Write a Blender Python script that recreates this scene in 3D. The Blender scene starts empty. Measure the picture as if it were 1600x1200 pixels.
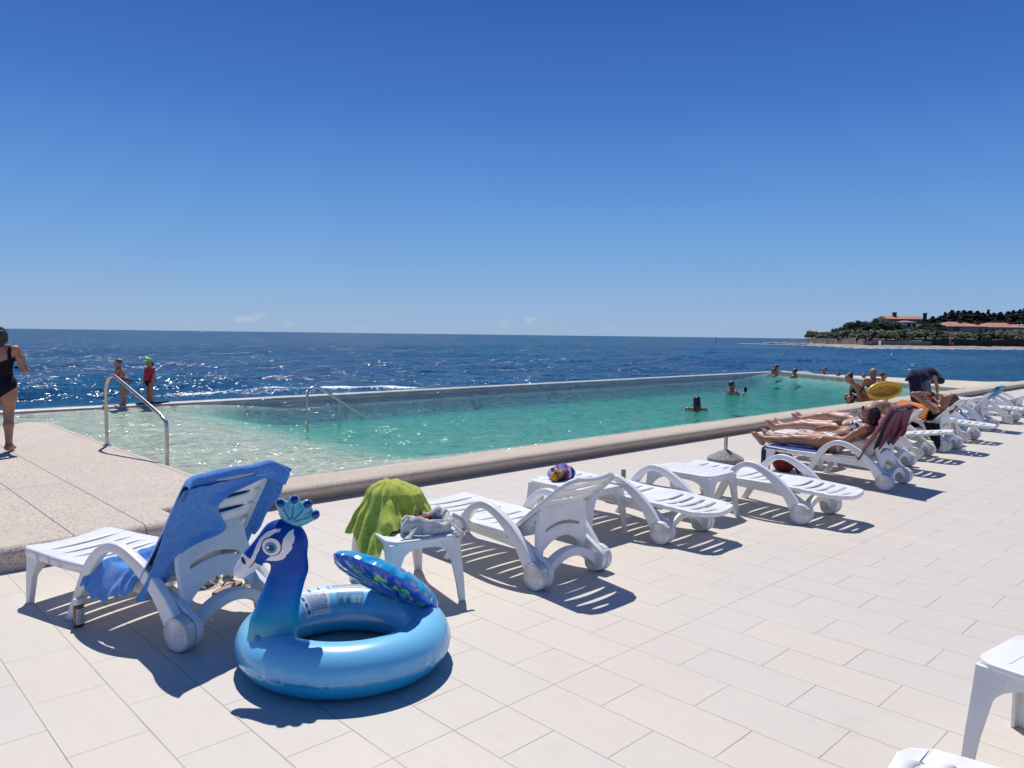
import bpy, bmesh, math, random
import numpy as np
from mathutils import Vector, Matrix, Euler, noise as mnoise
from mathutils.bvhtree import BVHTree
R_ = math.radians
random.seed(7); rng = np.random.default_rng(7)
SC = bpy.context.scene
COL = SC.collection
# ---------------------------------------------------------------- helpers
def tag(o, label=None, cat=None, group=None, kind=None):
    if label: o['label'] = label
    if cat: o['category'] = cat
    if group: o['group'] = group
    if kind: o['kind'] = kind
    return o
def empty(name, loc=(0,0,0), rz=0.0):
    o = bpy.data.objects.new(name, None); COL.objects.link(o)
    o.location = loc; o.rotation_euler = (0,0,rz); o.empty_display_size = .1
    return o
def thing(name, label, cat, loc=(0,0,0), rz=0.0, group=None):
    return tag(empty(name, loc, rz), label, cat, group)
def mesh_obj(name, verts, faces, m=None, parent=None, smooth=True, angle=None):
    me = bpy.data.meshes.new(name)
    me.from_pydata([tuple(map(float, v)) for v in verts], [], [tuple(map(int, f)) for f in faces])
    me.update()
    return obj_from(me, name, m, parent, smooth, angle)
def obj_from(me, name, m=None, parent=None, smooth=True, angle=None):
    if m is not None:
        for mm in (m if isinstance(m, (list, tuple)) else [m]): me.materials.append(mm)
    o = bpy.data.objects.new(name, me); COL.objects.link(o)
    if parent: o.parent = parent
    if smooth:
        me.shade_smooth()
        if angle is not None:
            try: me.set_sharp_from_angle(angle=R_(angle))
            except Exception: pass
    return o
def bm_obj(name, bm, m=None, parent=None, smooth=True, angle=None, recalc=True):
    if recalc: bmesh.ops.recalc_face_normals(bm, faces=bm.faces[:])
    me = bpy.data.meshes.new(name); bm.to_mesh(me); bm.free()
    return obj_from(me, name, m, parent, smooth, angle)
def copy_tree(o, parent=None):
    c = o.copy(); COL.objects.link(c); c.parent = parent
    for ch in list(o.children): copy_tree(ch, c)
    return c
class MB:
    """collects simple pieces into one mesh"""
    def __init__(s): s.v = []; s.f = []; s.mi = []
    def add(s, v, f, mi=0):
        b = len(s.v); s.v += [tuple(x) for x in v]; s.f += [tuple(i+b for i in q) for q in f]; s.mi += [mi]*len(f)
    def box(s, c, d, rz=0.0, mi=0, taper=1.0):
        cx,cy,cz = c; dx,dy,dz = d[0]/2,d[1]/2,d[2]/2; co,si = math.cos(rz),math.sin(rz)
        v=[]
        for z in (-1,1):
            k = taper if z > 0 else 1.0
            for x,y in ((-1,-1),(1,-1),(1,1),(-1,1)):
                X,Y = x*dx*k,y*dy*k; v.append((cx+X*co-Y*si, cy+X*si+Y*co, cz+z*dz))
        s.add(v, [(3,2,1,0),(4,5,6,7),(0,1,5,4),(1,2,6,5),(2,3,7,6),(3,0,4,7)], mi)
    def tube(s, pts, r, n=8, mi=0, cap=True, rb=None):
        pts=[Vector(p) for p in pts]; N=len(pts)
        rr = r if isinstance(r,(list,tuple)) else [r]*N
        rb = rb if rb is not None else rr
        V=[]; prev=None
        for i,p in enumerate(pts):
            t=(pts[min(i+1,N-1)]-pts[max(i-1,0)]).normalized()
            if prev is None:
                a=Vector((0,0,1)) if abs(t.z)<.9 else Vector((1,0,0)); x=t.cross(a).normalized()
            else:
                x=(prev-t*prev.dot(t)).normalized()
            prev=x; y=t.cross(x)
            for k in range(n):
                an=2*math.pi*k/n; V.append(p+x*(math.cos(an)*rr[i])+y*(math.sin(an)*rb[i]))
        F=[]
        for i in range(N-1):
            for k in range(n):
                a=i*n+k; b=i*n+(k+1)%n; F.append((a,b,b+n,a+n))
        if cap: F.append(tuple(range(n-1,-1,-1))); F.append(tuple(range((N-1)*n,N*n)))
        s.add(V,F,mi)
    def lathe(s, prof, c=(0,0,0), n=24, mi=0):
        V=[];F=[]
        for r,z in prof:
            for k in range(n):
                a=2*math.pi*k/n; V.append((c[0]+r*math.cos(a),c[1]+r*math.sin(a),c[2]+z))
        for i in range(len(prof)-1):
            for k in range(n):
                a=i*n+k;b=i*n+(k+1)%n; F.append((a,b,b+n,a+n))
        F.append(tuple(range(n-1,-1,-1))); F.append(tuple(range((len(prof)-1)*n,len(prof)*n)))
        s.add(V,F,mi)
    def build(s, name, m=None, parent=None, smooth=True, angle=35):
        o = mesh_obj(name, s.v, s.f, m, parent, smooth, angle)
        if any(s.mi):
            o.data.polygons.foreach_set('material_index', s.mi)
        return o
def extrude_poly(name, outline, holes, x0, x1, m, parent, bevel=.006, plane='yz'):
    """2-D outline (with holes) extruded across x, edges rounded; through a filled curve turned into a mesh"""
    cu = bpy.data.curves.new(name, 'CURVE'); cu.dimensions='2D'; cu.fill_mode='BOTH'
    cu.extrude = max((x1-x0)/2-bevel, .0005); cu.bevel_depth=bevel; cu.bevel_resolution=2; cu.offset=-bevel
    for pl in [outline]+list(holes):
        sp=cu.splines.new('POLY'); sp.points.add(len(pl)-1); sp.use_cyclic_u=True
        for p,q in zip(sp.points,pl): p.co=(q[0],q[1],0,1)
    t=bpy.data.objects.new('tmp',cu); COL.objects.link(t)
    dg=bpy.context.evaluated_depsgraph_get()
    me=bpy.data.meshes.new_from_object(t.evaluated_get(dg))
    bpy.data.objects.remove(t); bpy.data.curves.remove(cu)
    n=len(me.vertices); co=np.empty(n*3); me.vertices.foreach_get('co',co); co=co.reshape(-1,3)
    if plane=='yz': new=np.stack([co[:,2]+(x0+x1)/2, co[:,0], co[:,1]],1)
    elif plane=='xy': new=np.stack([co[:,0],co[:,1],co[:,2]+(x0+x1)/2],1)
    elif plane=='xz': new=np.stack([co[:,0],-co[:,2]+(x0+x1)/2,co[:,1]],1)
    me.vertices.foreach_set('co',new.ravel()); me.materials.clear(); me.update()
    bm=bmesh.new(); bm.from_mesh(me); bmesh.ops.remove_doubles(bm,verts=bm.verts[:],dist=1e-5)
    bm.to_mesh(me); bm.free(); me.name=name
    return obj_from(me,name,m,parent,True,40)
def smooth_path(pts, n=8, closed=False):
    """Catmull-Rom through points"""
    P=[np.array(p,float) for p in pts]; N=len(P); out=[]
    rngi = range(N) if closed else range(N-1)
    for i in rngi:
        p0=P[(i-1)%N] if (closed or i>0) else 2*P[0]-P[1]
        p1=P[i]; p2=P[(i+1)%N]
        p3=P[(i+2)%N] if (closed or i+2<N) else 2*P[N-1]-P[N-2]
        for k in range(n):
            t=k/n; out.append(.5*((2*p1)+(-p0+p2)*t+(2*p0-5*p1+4*p2-p3)*t*t+(-p0+3*p1-3*p2+p3)*t**3))
    if not closed: out.append(P[-1])
    return out
def sstep(x,a,b):
    t=np.clip((x-a)/(b-a),0,1); return t*t*(3-2*t)
# ---------------------------------------------------------------- soft bodies: signed distance field -> surface nets
class Soft:
    def __init__(s, lo, hi, h):
        s.lo=np.array(lo,float); s.h=h
        s.n=np.maximum(np.ceil((np.array(hi)-s.lo)/h).astype(int)+1,4)
        s.f=np.full(s.n,10.0,np.float32)
    def _box(s, lo, hi):
        a=np.clip(np.floor((lo-s.lo)/s.h).astype(int),0,s.n-1); b=np.clip(np.ceil((hi-s.lo)/s.h).astype(int)+1,1,s.n)
        if np.any(b<=a): return None,None
        sl=tuple(slice(i,j) for i,j in zip(a,b))
        g=np.meshgrid(*[s.lo[k]+s.h*np.arange(a[k],b[k]) for k in range(3)],indexing='ij')
        return sl,np.stack(g,-1).astype(np.float32)
    def _merge(s, sl, d, k, sub=False):
        f=s.f[sl]
        if sub:
            h=np.clip(.5-.5*(f+d)/k,0,1); s.f[sl]=f*(1-h)+(-d)*h+k*h*(1-h)
        else:
            h=np.clip(.5+.5*(d-f)/k,0,1); r=d*(1-h)+f*h-k*h*(1-h); s.f[sl]=np.where(f>5,d,r)
    def cap(s, a, b, ra, rb, k=.02, sub=False):
        a=np.array(a,float);b=np.array(b,float); m=max(ra,rb)+k*2+2*s.h
        sl,P=s._box(np.minimum(a,b)-m,np.maximum(a,b)+m)
        if sl is None: return s
        ab=b-a; t=np.clip(((P-a)@ab)/max(ab@ab,1e-9),0,1)
        d=np.linalg.norm(P-(a+t[...,None]*ab),axis=-1)-(ra+(rb-ra)*t)
        s._merge(sl,d,k,sub); return s
    def ell(s, c, r, rot=None, k=.02, sub=False):
        c=np.array(c,float); r=np.array(r,float); m=r.max()+k*2+2*s.h
        sl,P=s._box(c-m,c+m)
        if sl is None: return s
        q=P-c
        if rot is not None: q=q@np.array(rot)      # columns = local axes in world
        k0=np.linalg.norm(q/r,axis=-1); k1=np.linalg.norm(q/(r*r),axis=-1)
        d=np.where(k1>1e-6,k0*(k0-1)/np.maximum(k1,1e-6),-r.min())
        s._merge(sl,d,k,sub); return s
    def chain(s, pts, rs, k=.02):
        for i in range(len(pts)-1): s.cap(pts[i],pts[i+1],rs[i],rs[i+1],k)
        return s
    def mesh(s, relax=1):
        f=s.f; neg=f<0; nx,ny,nz=f.shape
        C=[(i,j,k) for i in (0,1) for j in (0,1) for k in (0,1)]
        def sub(a,c): return a[c[0]:nx-1+c[0],c[1]:ny-1+c[1],c[2]:nz-1+c[2]]
        cnt=sum(sub(neg,c).astype(np.int8) for c in C); mask=(cnt>0)&(cnt<8)
        ids=np.full(mask.shape,-1,np.int64); ids[mask]=np.arange(mask.sum()); idx=np.argwhere(mask)
        acc=np.zeros((len(idx),3)); num=np.zeros(len(idx))
        for c1 in C:
            for ax in range(3):
                if c1[ax]: continue
                c2=list(c1); c2[ax]=1
                f1=f[idx[:,0]+c1[0],idx[:,1]+c1[1],idx[:,2]+c1[2]].astype(float); f2=f[idx[:,0]+c2[0],idx[:,1]+c2[1],idx[:,2]+c2[2]].astype(float)
                cr=(f1<0)!=(f2<0); t=np.where(cr,f1/np.where(cr,f1-f2,1),0)
                p=np.repeat(np.array(c1,float)[None],len(idx),0); p[:,ax]+=t
                acc[cr]+=p[cr]; num[cr]+=1
        V=(idx+acc/num[:,None])*s.h+s.lo
        F=[]
        for ax in range(3):
            o1,o2=[a for a in range(3) if a!=ax]
            sh=[nx,ny,nz]; s1=[slice(1,sh[0]-1)]*3; s1=[slice(1,n-1) for n in sh]; s1[ax]=slice(0,sh[ax]-1); s2=list(s1); s2[ax]=slice(1,sh[ax])
            a=neg[tuple(s1)]; b=neg[tuple(s2)]; e=np.argwhere(a!=b)
            if len(e)==0: continue
            fl=a[e[:,0],e[:,1],e[:,2]]
            base=e.copy(); base[:,o1]+=1; base[:,o2]+=1
            def cell(d1,d2):
                q=base.copy(); q[:,o1]+=d1; q[:,o2]+=d2; return ids[q[:,0],q[:,1],q[:,2]]
            quad=np.stack([cell(-1,-1),cell(0,-1),cell(0,0),cell(-1,0)],1)
            if ax==1: fl=~fl
            quad[~fl]=quad[~fl][:,::-1]; F.append(quad)
        F=np.concatenate(F); F=F[(F>=0).all(1)]
        for _ in range(relax):
            S=np.zeros_like(V); n=np.zeros(len(V))
            for a in range(4):
                for d in (1,3):
                    np.add.at(S,F[:,a],V[F[:,(a+d)%4]]); np.add.at(n,F[:,a],1)
            V=V*.5+.5*S/np.maximum(n,1)[:,None]
        return V,F
def vnormals(V,F):
    fn=np.cross(V[F[:,2]]-V[F[:,0]],V[F[:,3]]-V[F[:,1]]); N=np.zeros_like(V)
    for a in range(4): np.add.at(N,F[:,a],fn)
    return N/np.maximum(np.linalg.norm(N,axis=1),1e-9)[:,None]
def patch(V,F,mask_fn,off=.004):
    """a garment: the faces of a body where mask_fn(centres) holds, lifted off the skin"""
    c=V[F].mean(1); sel=F[mask_fn(c)]
    u,inv=np.unique(sel,return_inverse=True); N=vnormals(V,F)
    return V[u]+N[u]*off, inv.reshape(-1,4)
def fbm(P, sc=1.0, oct=3, seed=0.0):
    out=np.zeros(len(P))
    for i,p in enumerate(P):
        out[i]=mnoise.fractal(Vector((p[0]*sc+seed,p[1]*sc-seed,p[2]*sc+seed*.5)),1.0,2.0,oct)
    return out
# ---------------------------------------------------------------- materials
def newmat(name):
    m=bpy.data.materials.new(name); m.use_nodes=True; nt=m.node_tree; b=nt.nodes['Principled BSDF']; return m,nt,b
def node(nt,t,**kw):
    n=nt.nodes.new(t)
    for k,v in kw.items():
        if k in n.inputs and not hasattr(n,k): n.inputs[k].default_value=v
        else: setattr(n,k,v)
    return n
def mth(nt,op,a,b=None,c=None):
    n=nt.nodes.new('ShaderNodeMath'); n.operation=op
    for i,x in enumerate((a,b,c)):
        if x is None: continue
        if isinstance(x,(int,float)): n.inputs[i].default_value=x
        else: nt.links.new(x,n.inputs[i])
    return n.outputs[0]
def mixc(nt,f,a,b):
    n=nt.nodes.new('ShaderNodeMix'); n.data_type='RGBA'
    for s,x in ((0,f),(6,a),(7,b)):
        if isinstance(x,(int,float)): n.inputs[s].default_value=x
        elif isinstance(x,tuple): n.inputs[s].default_value=(x+(1,))[:4]
        else: nt.links.new(x,n.inputs[s])
    return n.outputs[2]
def noise_fac(nt,scale,detail=4,rough=.55,coord='Object',stretch=None,lo=.35,hi=.65):
    tc=nt.nodes.new('ShaderNodeTexCoord'); out=tc.outputs[coord]
    if stretch:
        mp=nt.nodes.new('ShaderNodeMapping'); mp.inputs['Scale'].default_value=stretch; nt.links.new(out,mp.inputs[0]); out=mp.outputs[0]
    n=nt.nodes.new('ShaderNodeTexNoise'); n.inputs['Scale'].default_value=scale; n.inputs['Detail'].default_value=detail; n.inputs['Roughness'].default_value=rough
    nt.links.new(out,n.inputs['Vector'])
    mr=nt.nodes.new('ShaderNodeMapRange'); mr.inputs[1].default_value=lo; mr.inputs[2].default_value=hi; nt.links.new(n.outputs[0],mr.inputs[0])
    return mr.outputs[0]
def bump(nt,b,h,strength=.3,dist=.01):
    n=nt.nodes.new('ShaderNodeBump'); n.inputs['Strength'].default_value=strength; n.inputs['Distance'].default_value=dist
    nt.links.new(h,n.inputs['Height']); nt.links.new(n.outputs[0],b.inputs['Normal']); return n
def plain(name,c,rough=.5,c2=None,scale=8,metal=0,bumps=0,bscale=None,spec=.5,lo=.35,hi=.65,bdist=.005,sheen=0,coat=0,stretch=None):
    m,nt,b=newmat(name); b.inputs['Roughness'].default_value=rough; b.inputs['Metallic'].default_value=metal; b.inputs['Specular IOR Level'].default_value=spec
    if sheen: b.inputs['Sheen Weight'].default_value=sheen; b.inputs['Sheen Roughness'].default_value=.4
    if coat: b.inputs['Coat Weight'].default_value=coat; b.inputs['Coat Roughness'].default_value=.06
    if c2 is None: c2=tuple(x*.88 for x in c)
    f=noise_fac(nt,scale,lo=lo,hi=hi,stretch=stretch); nt.links.new(mixc(nt,f,c,c2),b.inputs['Base Color'])
    if bumps: bump(nt,b,noise_fac(nt,bscale or scale*6,lo=.2,hi=.8),bumps,bdist)
    return m
M={}
M['plastic']=plain('white_plastic',(.80,.80,.785),.38,(.69,.68,.645),3.2,bumps=.06,bscale=160,bdist=.002,lo=.44,hi=.70)
M['plastic'].node_tree.nodes['Principled BSDF'].inputs['Subsurface Weight'].default_value=.0
M['plastic_wheel']=plain('white_wheel_plastic',(.74,.735,.72),.45,(.52,.49,.44),11,lo=.42,hi=.68)
M['steel']=plain('brushed_steel',(.55,.53,.50),.28,(.40,.38,.35),14,metal=1)
M['dark_steel']=plain('grey_pipe',(.23,.24,.25),.4,(.3,.3,.3),14,metal=.8)
M['skin_tan']=plain('tanned_skin',(.42,.205,.125),.45,(.36,.165,.10),9,bumps=.1,bscale=120)
M['skin']=plain('skin',(.52,.29,.20),.45,(.46,.24,.16),9)
M['skin_wet']=plain('wet_skin',(.30,.16,.10),.25,(.22,.11,.07),9)
M['hair_dark']=plain('dark_hair',(.018,.013,.011),.4,(.035,.024,.018),30,bumps=.5,bscale=60,stretch=(1,1,.25))
M['hair_brown']=plain('brown_hair',(.10,.055,.03),.45,(.06,.03,.018),30,bumps=.5,bscale=60,stretch=(1,1,.25))
M['hair_blond']=plain('blond_hair',(.34,.24,.13),.45,(.22,.14,.07),30,bumps=.5,bscale=60,stretch=(1,1,.25))
M['black_cloth']=plain('black_swim_cloth',(.007,.008,.012),.75,(.011,.011,.015),20,spec=.15)
# ---------------------------------------------------------------- camera, sun, sky
CAMZ=1.65
cam=bpy.data.cameras.new('camera'); co=bpy.data.objects.new('camera',cam); COL.objects.link(co); SC.camera=co
right=Vector((0.71888,-0.69502,0.01247)); down=Vector((-0.03616,-0.05530,-0.99781)); fwd=Vector((0.69419,0.71686,-0.06489))
mw=Matrix.Identity(4)
for i in range(3): mw[i][0]=right[i]; mw[i][1]=-down[i]; mw[i][2]=-fwd[i]
mw[2][3]=CAMZ; co.matrix_world=mw
cam.sensor_width=36; cam.lens=36*1181/1600; cam.clip_start=.05; cam.clip_end=60000
SUN_EL,SUN_AZ=62.5,62.5
su=bpy.data.lights.new('sun','SUN'); so=bpy.data.objects.new('sun',su); COL.objects.link(so)
su.energy=4.4; su.angle=R_(.53); su.color=(1,.955,.90)
sd=Vector((math.cos(R_(SUN_EL))*math.cos(R_(SUN_AZ)),math.cos(R_(SUN_EL))*math.sin(R_(SUN_AZ)),math.sin(R_(SUN_EL))))
so.rotation_euler=sd.to_track_quat('Z','Y').to_euler(); so.location=sd*50
SKYS=.08
W=bpy.data.worlds.new('World'); SC.world=W; W.use_nodes=True; nt=W.node_tree; bg=nt.nodes['Background']
sky=nt.nodes.new('ShaderNodeTexSky'); sky.sky_type='NISHITA'; sky.sun_disc=False; sky.sun_elevation=R_(SUN_EL); sky.sun_rotation=R_(90-SUN_AZ)
sky.altitude=0; sky.air_density=1.0; sky.dust_density=.6; sky.ozone_density=1.5
# faint cumulus low over the horizon
tc=nt.nodes.new('ShaderNodeTexCoord'); mp=nt.nodes.new('ShaderNodeMapping'); mp.inputs['Scale'].default_value=(1,1,2.6); nt.links.new(tc.outputs['Generated'],mp.inputs[0])
nz=nt.nodes.new('ShaderNodeTexNoise'); nz.inputs['Scale'].default_value=15; nz.inputs['Detail'].default_value=7; nz.inputs['Roughness'].default_value=.62; nt.links.new(mp.outputs[0],nz.inputs['Vector'])
sx=nt.nodes.new('ShaderNodeSeparateXYZ'); nt.links.new(tc.outputs['Generated'],sx.inputs[0])
def mr(v,a,b,c=0.,d=1.):
    n=nt.nodes.new('ShaderNodeMapRange'); n.inputs[1].default_value=a; n.inputs[2].default_value=b; n.inputs[3].default_value=c; n.inputs[4].default_value=d; nt.links.new(v,n.inputs[0]); return n.outputs[0]
band=mth(nt,'MULTIPLY',mr(sx.outputs[2],.004,.012),mr(sx.outputs[2],.034,.018))
cl=mth(nt,'MULTIPLY',mth(nt,'MULTIPLY',mr(nz.outputs[0],.60,.70),band),.35)
ramp=nt.nodes.new('ShaderNodeValToRGB'); el=ramp.color_ramp.elements; nt.links.new(sx.outputs[2],ramp.inputs[0])
def lin(r,g,b): return tuple(((c/255)/12.92 if c/255<=.04045 else ((c/255+.055)/1.055)**2.4) for c in (r,g,b))+(1,)
el[0].position=0; el[0].color=lin(152,182,216); el[1].position=1; el[1].color=lin(44,74,128)
for p_,c_ in ((.03,(142,178,220)),(.09,(116,166,222)),(.18,(84,144,216)),(.28,(54,114,200)),(.40,(34,86,176))):
    e=el.new(p_); e.color=lin(*c_)
vm=nt.nodes.new('ShaderNodeVectorMath'); vm.operation='SCALE'; vm.inputs[3].default_value=1/SKYS; nt.links.new(ramp.outputs[0],vm.inputs[0])
m0=nt.nodes.new('ShaderNodeMix'); m0.data_type='RGBA'; m0.inputs[0].default_value=.12; nt.links.new(vm.outputs[0],m0.inputs[6]); nt.links.new(sky.outputs[0],m0.inputs[7])
tint=nt.nodes.new('ShaderNodeMix'); tint.data_type='RGBA'; tint.blend_type='MIX'; tint.inputs[7].default_value=(.62/SKYS,.68/SKYS,.78/SKYS,1)
nt.links.new(cl,tint.inputs[0]); nt.links.new(m0.outputs[2],tint.inputs[6]); nt.links.new(tint.outputs[2],bg.inputs['Color'])
bg.inputs['Strength'].default_value=SKYS
SC.view_settings.view_transform='Standard'; SC.view_settings.look='None'; SC.view_settings.exposure=0.0; SC.view_settings.gamma=1
SC.render.engine='CYCLES'; SC.cycles.use_denoising=True; SC.cycles.max_bounces=8; SC.cycles.transparent_max_bounces=16
SC.cycles.caustics_reflective=False; SC.cycles.caustics_refractive=False; SC.cycles.sample_clamp_indirect=6

# ---------------------------------------------------------------- ground, platform, kerb, pool
WATER=.085
def terrace_mat():
    m,nt,b=newmat('terrace_tiles')
    g=nt.nodes.new('ShaderNodeNewGeometry'); s=nt.nodes.new('ShaderNodeSeparateXYZ'); nt.links.new(g.outputs['Position'],s.inputs[0])
    x,y=s.outputs[0],s.outputs[1]; Wd,L=.307,.568
    u=mth(nt,'DIVIDE',mth(nt,'SUBTRACT',x,.7347),Wd); c=mth(nt,'FLOOR',u); fu=mth(nt,'SUBTRACT',u,c)
    par=mth(nt,'FLOORED_MODULO',c,2.0)
    v=mth(nt,'ADD',mth(nt,'DIVIDE',mth(nt,'SUBTRACT',y,2.349),L),mth(nt,'MULTIPLY',mth(nt,'SUBTRACT',1.0,par),.5)); r=mth(nt,'FLOOR',v); fv=mth(nt,'SUBTRACT',v,r)
    def edge(f,size): return mth(nt,'MULTIPLY',mth(nt,'MINIMUM',f,mth(nt,'SUBTRACT',1.0,f)),size)
    du=edge(fu,Wd); dv=edge(fv,L); dx=mth(nt,'ABSOLUTE',mth(nt,'SUBTRACT',y,2.349)); dv=mth(nt,'MINIMUM',dv,dx)
    d=mth(nt,'MINIMUM',du,dv)
    mrn=nt.nodes.new('ShaderNodeMapRange'); mrn.inputs[1].default_value=.0010; mrn.inputs[2].default_value=.0030; mrn.inputs[3].default_value=1; mrn.inputs[4].default_value=0; nt.links.new(d,mrn.inputs[0]); joint=mrn.outputs[0]
    cx=nt.nodes.new('ShaderNodeCombineXYZ'); nt.links.new(c,cx.inputs[0]); nt.links.new(r,cx.inputs[1])
    wn=nt.nodes.new('ShaderNodeTexWhiteNoise'); wn.noise_dimensions='2D'; nt.links.new(cx.outputs[0],wn.inputs['Vector'])
    wcol=nt.nodes.new('ShaderNodeSeparateColor'); nt.links.new(wn.outputs['Color'],wcol.inputs[0])
    streak=noise_fac(nt,3.2,6,.6,stretch=(7,1,1),lo=.38,hi=.66); fine=noise_fac(nt,90,3,.6,lo=.3,hi=.7); big=noise_fac(nt,.7,4,.6,lo=.35,hi=.65)
    base=mixc(nt,wn.outputs['Value'],(.65,.585,.495),(.615,.572,.495))
    base=mixc(nt,mth(nt,'MULTIPLY',streak,.20),base,(.50,.46,.415))
    base=mixc(nt,mth(nt,'MULTIPLY',big,.30),base,(.575,.500,.448))
    base=mixc(nt,mth(nt,'MULTIPLY',fine,.10),base,(.40,.37,.34))
    spots=noise_fac(nt,26,2,.5,lo=.765,hi=.79); base=mixc(nt,mth(nt,'MULTIPLY',spots,.45),base,(.25,.22,.2))
    stain=noise_fac(nt,2.6,6,.7,lo=.60,hi=.74); base=mixc(nt,mth(nt,'MULTIPLY',stain,.28),base,(.40,.36,.31))
    scuff=noise_fac(nt,11,5,.7,stretch=(.25,2.2,1),lo=.66,hi=.72); base=mixc(nt,mth(nt,'MULTIPLY',scuff,.25),base,(.36,.32,.28))
    dirt=noise_fac(nt,1.7,3,.6,lo=.42,hi=.60)
    jc=mixc(nt,dirt,(.30,.255,.22),(.13,.10,.08))
    nt.links.new(mixc(nt,mth(nt,'MULTIPLY',joint,.8),base,jc),b.inputs['Base Color'])
    b.inputs['Roughness'].default_value=.55
    h=mth(nt,'ADD',mth(nt,'SUBTRACT',mth(nt,'MULTIPLY',fine,.12),joint),mth(nt,'MULTIPLY',wcol.outputs[0],.6))
    bump(nt,b,h,.35,.0025); return m
def quad_obj(name,x0,x1,y0,y1,z,m,label=None):
    o=mesh_obj(name,[(x0,y0,z),(x1,y0,z),(x1,y1,z),(x0,y1,z)],[(0,1,2,3)],m,None,False); return o
ter=quad_obj('terrace_ground',-14,75,-22,7.2,0,terrace_mat()); tag(ter,kind='structure')
def aggregate(name,a,b_,c,scale=55):
    m,nt,b=newmat(name); b.inputs['Roughness'].default_value=.8
    vo=nt.nodes.new('ShaderNodeTexVoronoi'); vo.inputs['Scale'].default_value=scale
    tc=nt.nodes.new('ShaderNodeTexCoord'); nt.links.new(tc.outputs['Object'],vo.inputs['Vector'])
    sp=nt.nodes.new('ShaderNodeSeparateColor'); nt.links.new(vo.outputs['Color'],sp.inputs[0])
    col=mixc(nt,sp.outputs[0],a,b_)
    dk=nt.nodes.new('ShaderNodeMapRange'); dk.inputs[1].default_value=.80; dk.inputs[2].default_value=.88; nt.links.new(sp.outputs[1],dk.inputs[0])
    col=mixc(nt,mth(nt,'MULTIPLY',dk.outputs[0],.55),col,c)
    blot=noise_fac(nt,1.1,5,.6,lo=.4,hi=.65); col=mixc(nt,mth(nt,'MULTIPLY',blot,.35),col,tuple(x*.72 for x in a))
    col=mixc(nt,mth(nt,'MULTIPLY',noise_fac(nt,2.3,4,.6,lo=.5,hi=.7),.4),col,(.60,.50,.42))
    nt.links.new(col,b.inputs['Base Color']); bump(nt,b,vo.outputs['Distance'],.5,.004); return m,nt,b,col
mag,ntg,bg_,colg=aggregate('washed_aggregate',(.64,.555,.465),(.51,.43,.345),(.15,.11,.09),85)
# joints of the platform in its material
g=ntg.nodes.new('ShaderNodeNewGeometry'); s=ntg.nodes.new('ShaderNodeSeparateXYZ'); ntg.links.new(g.outputs['Position'],s.inputs[0])
jd=None
for xx in (1.47,1.95,2.95,-.6): 
    dd=mth(ntg,'ABSOLUTE',mth(ntg,'SUBTRACT',s.outputs[0],xx)); jd=dd if jd is None else mth(ntg,'MINIMUM',jd,dd)
for yy in (8.15,11.1,):
    dd=mth(ntg,'MAXIMUM',mth(ntg,'ABSOLUTE',mth(ntg,'SUBTRACT',s.outputs[1],yy)),mth(ntg,'MULTIPLY',mth(ntg,'GREATER_THAN',s.outputs[0],1.95),1.0)); jd=mth(ntg,'MINIMUM',jd,dd)
q=ntg.nodes.new('ShaderNodeMapRange'); q.inputs[1].default_value=.003; q.inputs[2].default_value=.008; q.inputs[3].default_value=.8; q.inputs[4].default_value=0; ntg.links.new(jd,q.inputs[0])
ntg.links.new(mixc(ntg,q.outputs[0],colg,(.10,.075,.06)),bg_.inputs['Base Color'])
KZ=.172
def round_slab(name, outline, z0, z1, r, m):
    """slab with a rounded top edge; outline counter-clockwise"""
    P=[np.array(p,float) for p in outline]; N=len(P)
    nrm=[]
    for i in range(N):
        a=P[i]-P[i-1]; b=P[(i+1)%N]-P[i]; a/=np.linalg.norm(a); b/=np.linalg.norm(b)
        na=np.array([a[1],-a[0]]); nb=np.array([b[1],-b[0]]); n=na+nb; n/=max(1+na@nb,.3); nrm.append(n)
    rings=[(0,z0)]+[(-r*(1-math.cos(t)) if True else 0, z1-r+r*math.sin(t)) for t in [math.pi/2*k/6 for k in range(7)]]
    V=[];F=[]
    for off,z in rings:
        for p,n in zip(P,nrm): q=p+n*off; V.append((q[0],q[1],z))
    for i in range(len(rings)-1):
        for k in range(N):
            a=i*N+k;b=i*N+(k+1)%N; F.append((a,b,b+N,a+N))
    F.append(tuple(range((len(rings)-1)*N,len(rings)*N)))
    o=mesh_obj(name,V,F,m,None,True,50); return o
corner=[(2.02+.25*math.sin(t),5.98+.25*(1-math.cos(t))) for t in [math.pi/2*k/6 for k in range(7)]]
plat=round_slab('platform_ground',[(-14,6.0)]+corner+[(2.27,6.52),(3.06,6.52),(3.06,13.75),(2.75,14.0),(2.35,13.6),(-14,13.6)],-.9,KZ,.07,mag)
tag(plat,kind='structure')
mk,ntk,bk,colk=aggregate('kerb_concrete',(.60,.515,.42),(.48,.40,.31),(.2,.15,.12),120); ntk.links.new(colk,bk.inputs['Base Color'])
# kerb: cross-section swept along x, with the overhanging nosing
prof=[(6.60,0),(6.585,.04),(6.545,.075),(6.52,.105),(6.525,.14),(6.56,.165),(6.62,KZ),(6.98,KZ+.002),(7.06,.165),(7.10,.14),(7.11,.08),(7.11,-1.3)]
xs=list(np.linspace(2.97,70,60)); V=[];F=[]
for x in xs:
    for y,z in prof: V.append((x,y+.006*mnoise.noise(Vector((x*.7,z*3,y))),z))
n=len(prof)
for i in range(len(xs)-1):
    for k in range(n-1): a=i*n+k; F.append((a,a+1,a+1+n,a+n))
kerb=mesh_obj('pool_kerb',V,F,mk,None,True,60); tag(kerb,'long low rounded concrete kerb dividing the pool from the tiled terrace','kerb')
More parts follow.
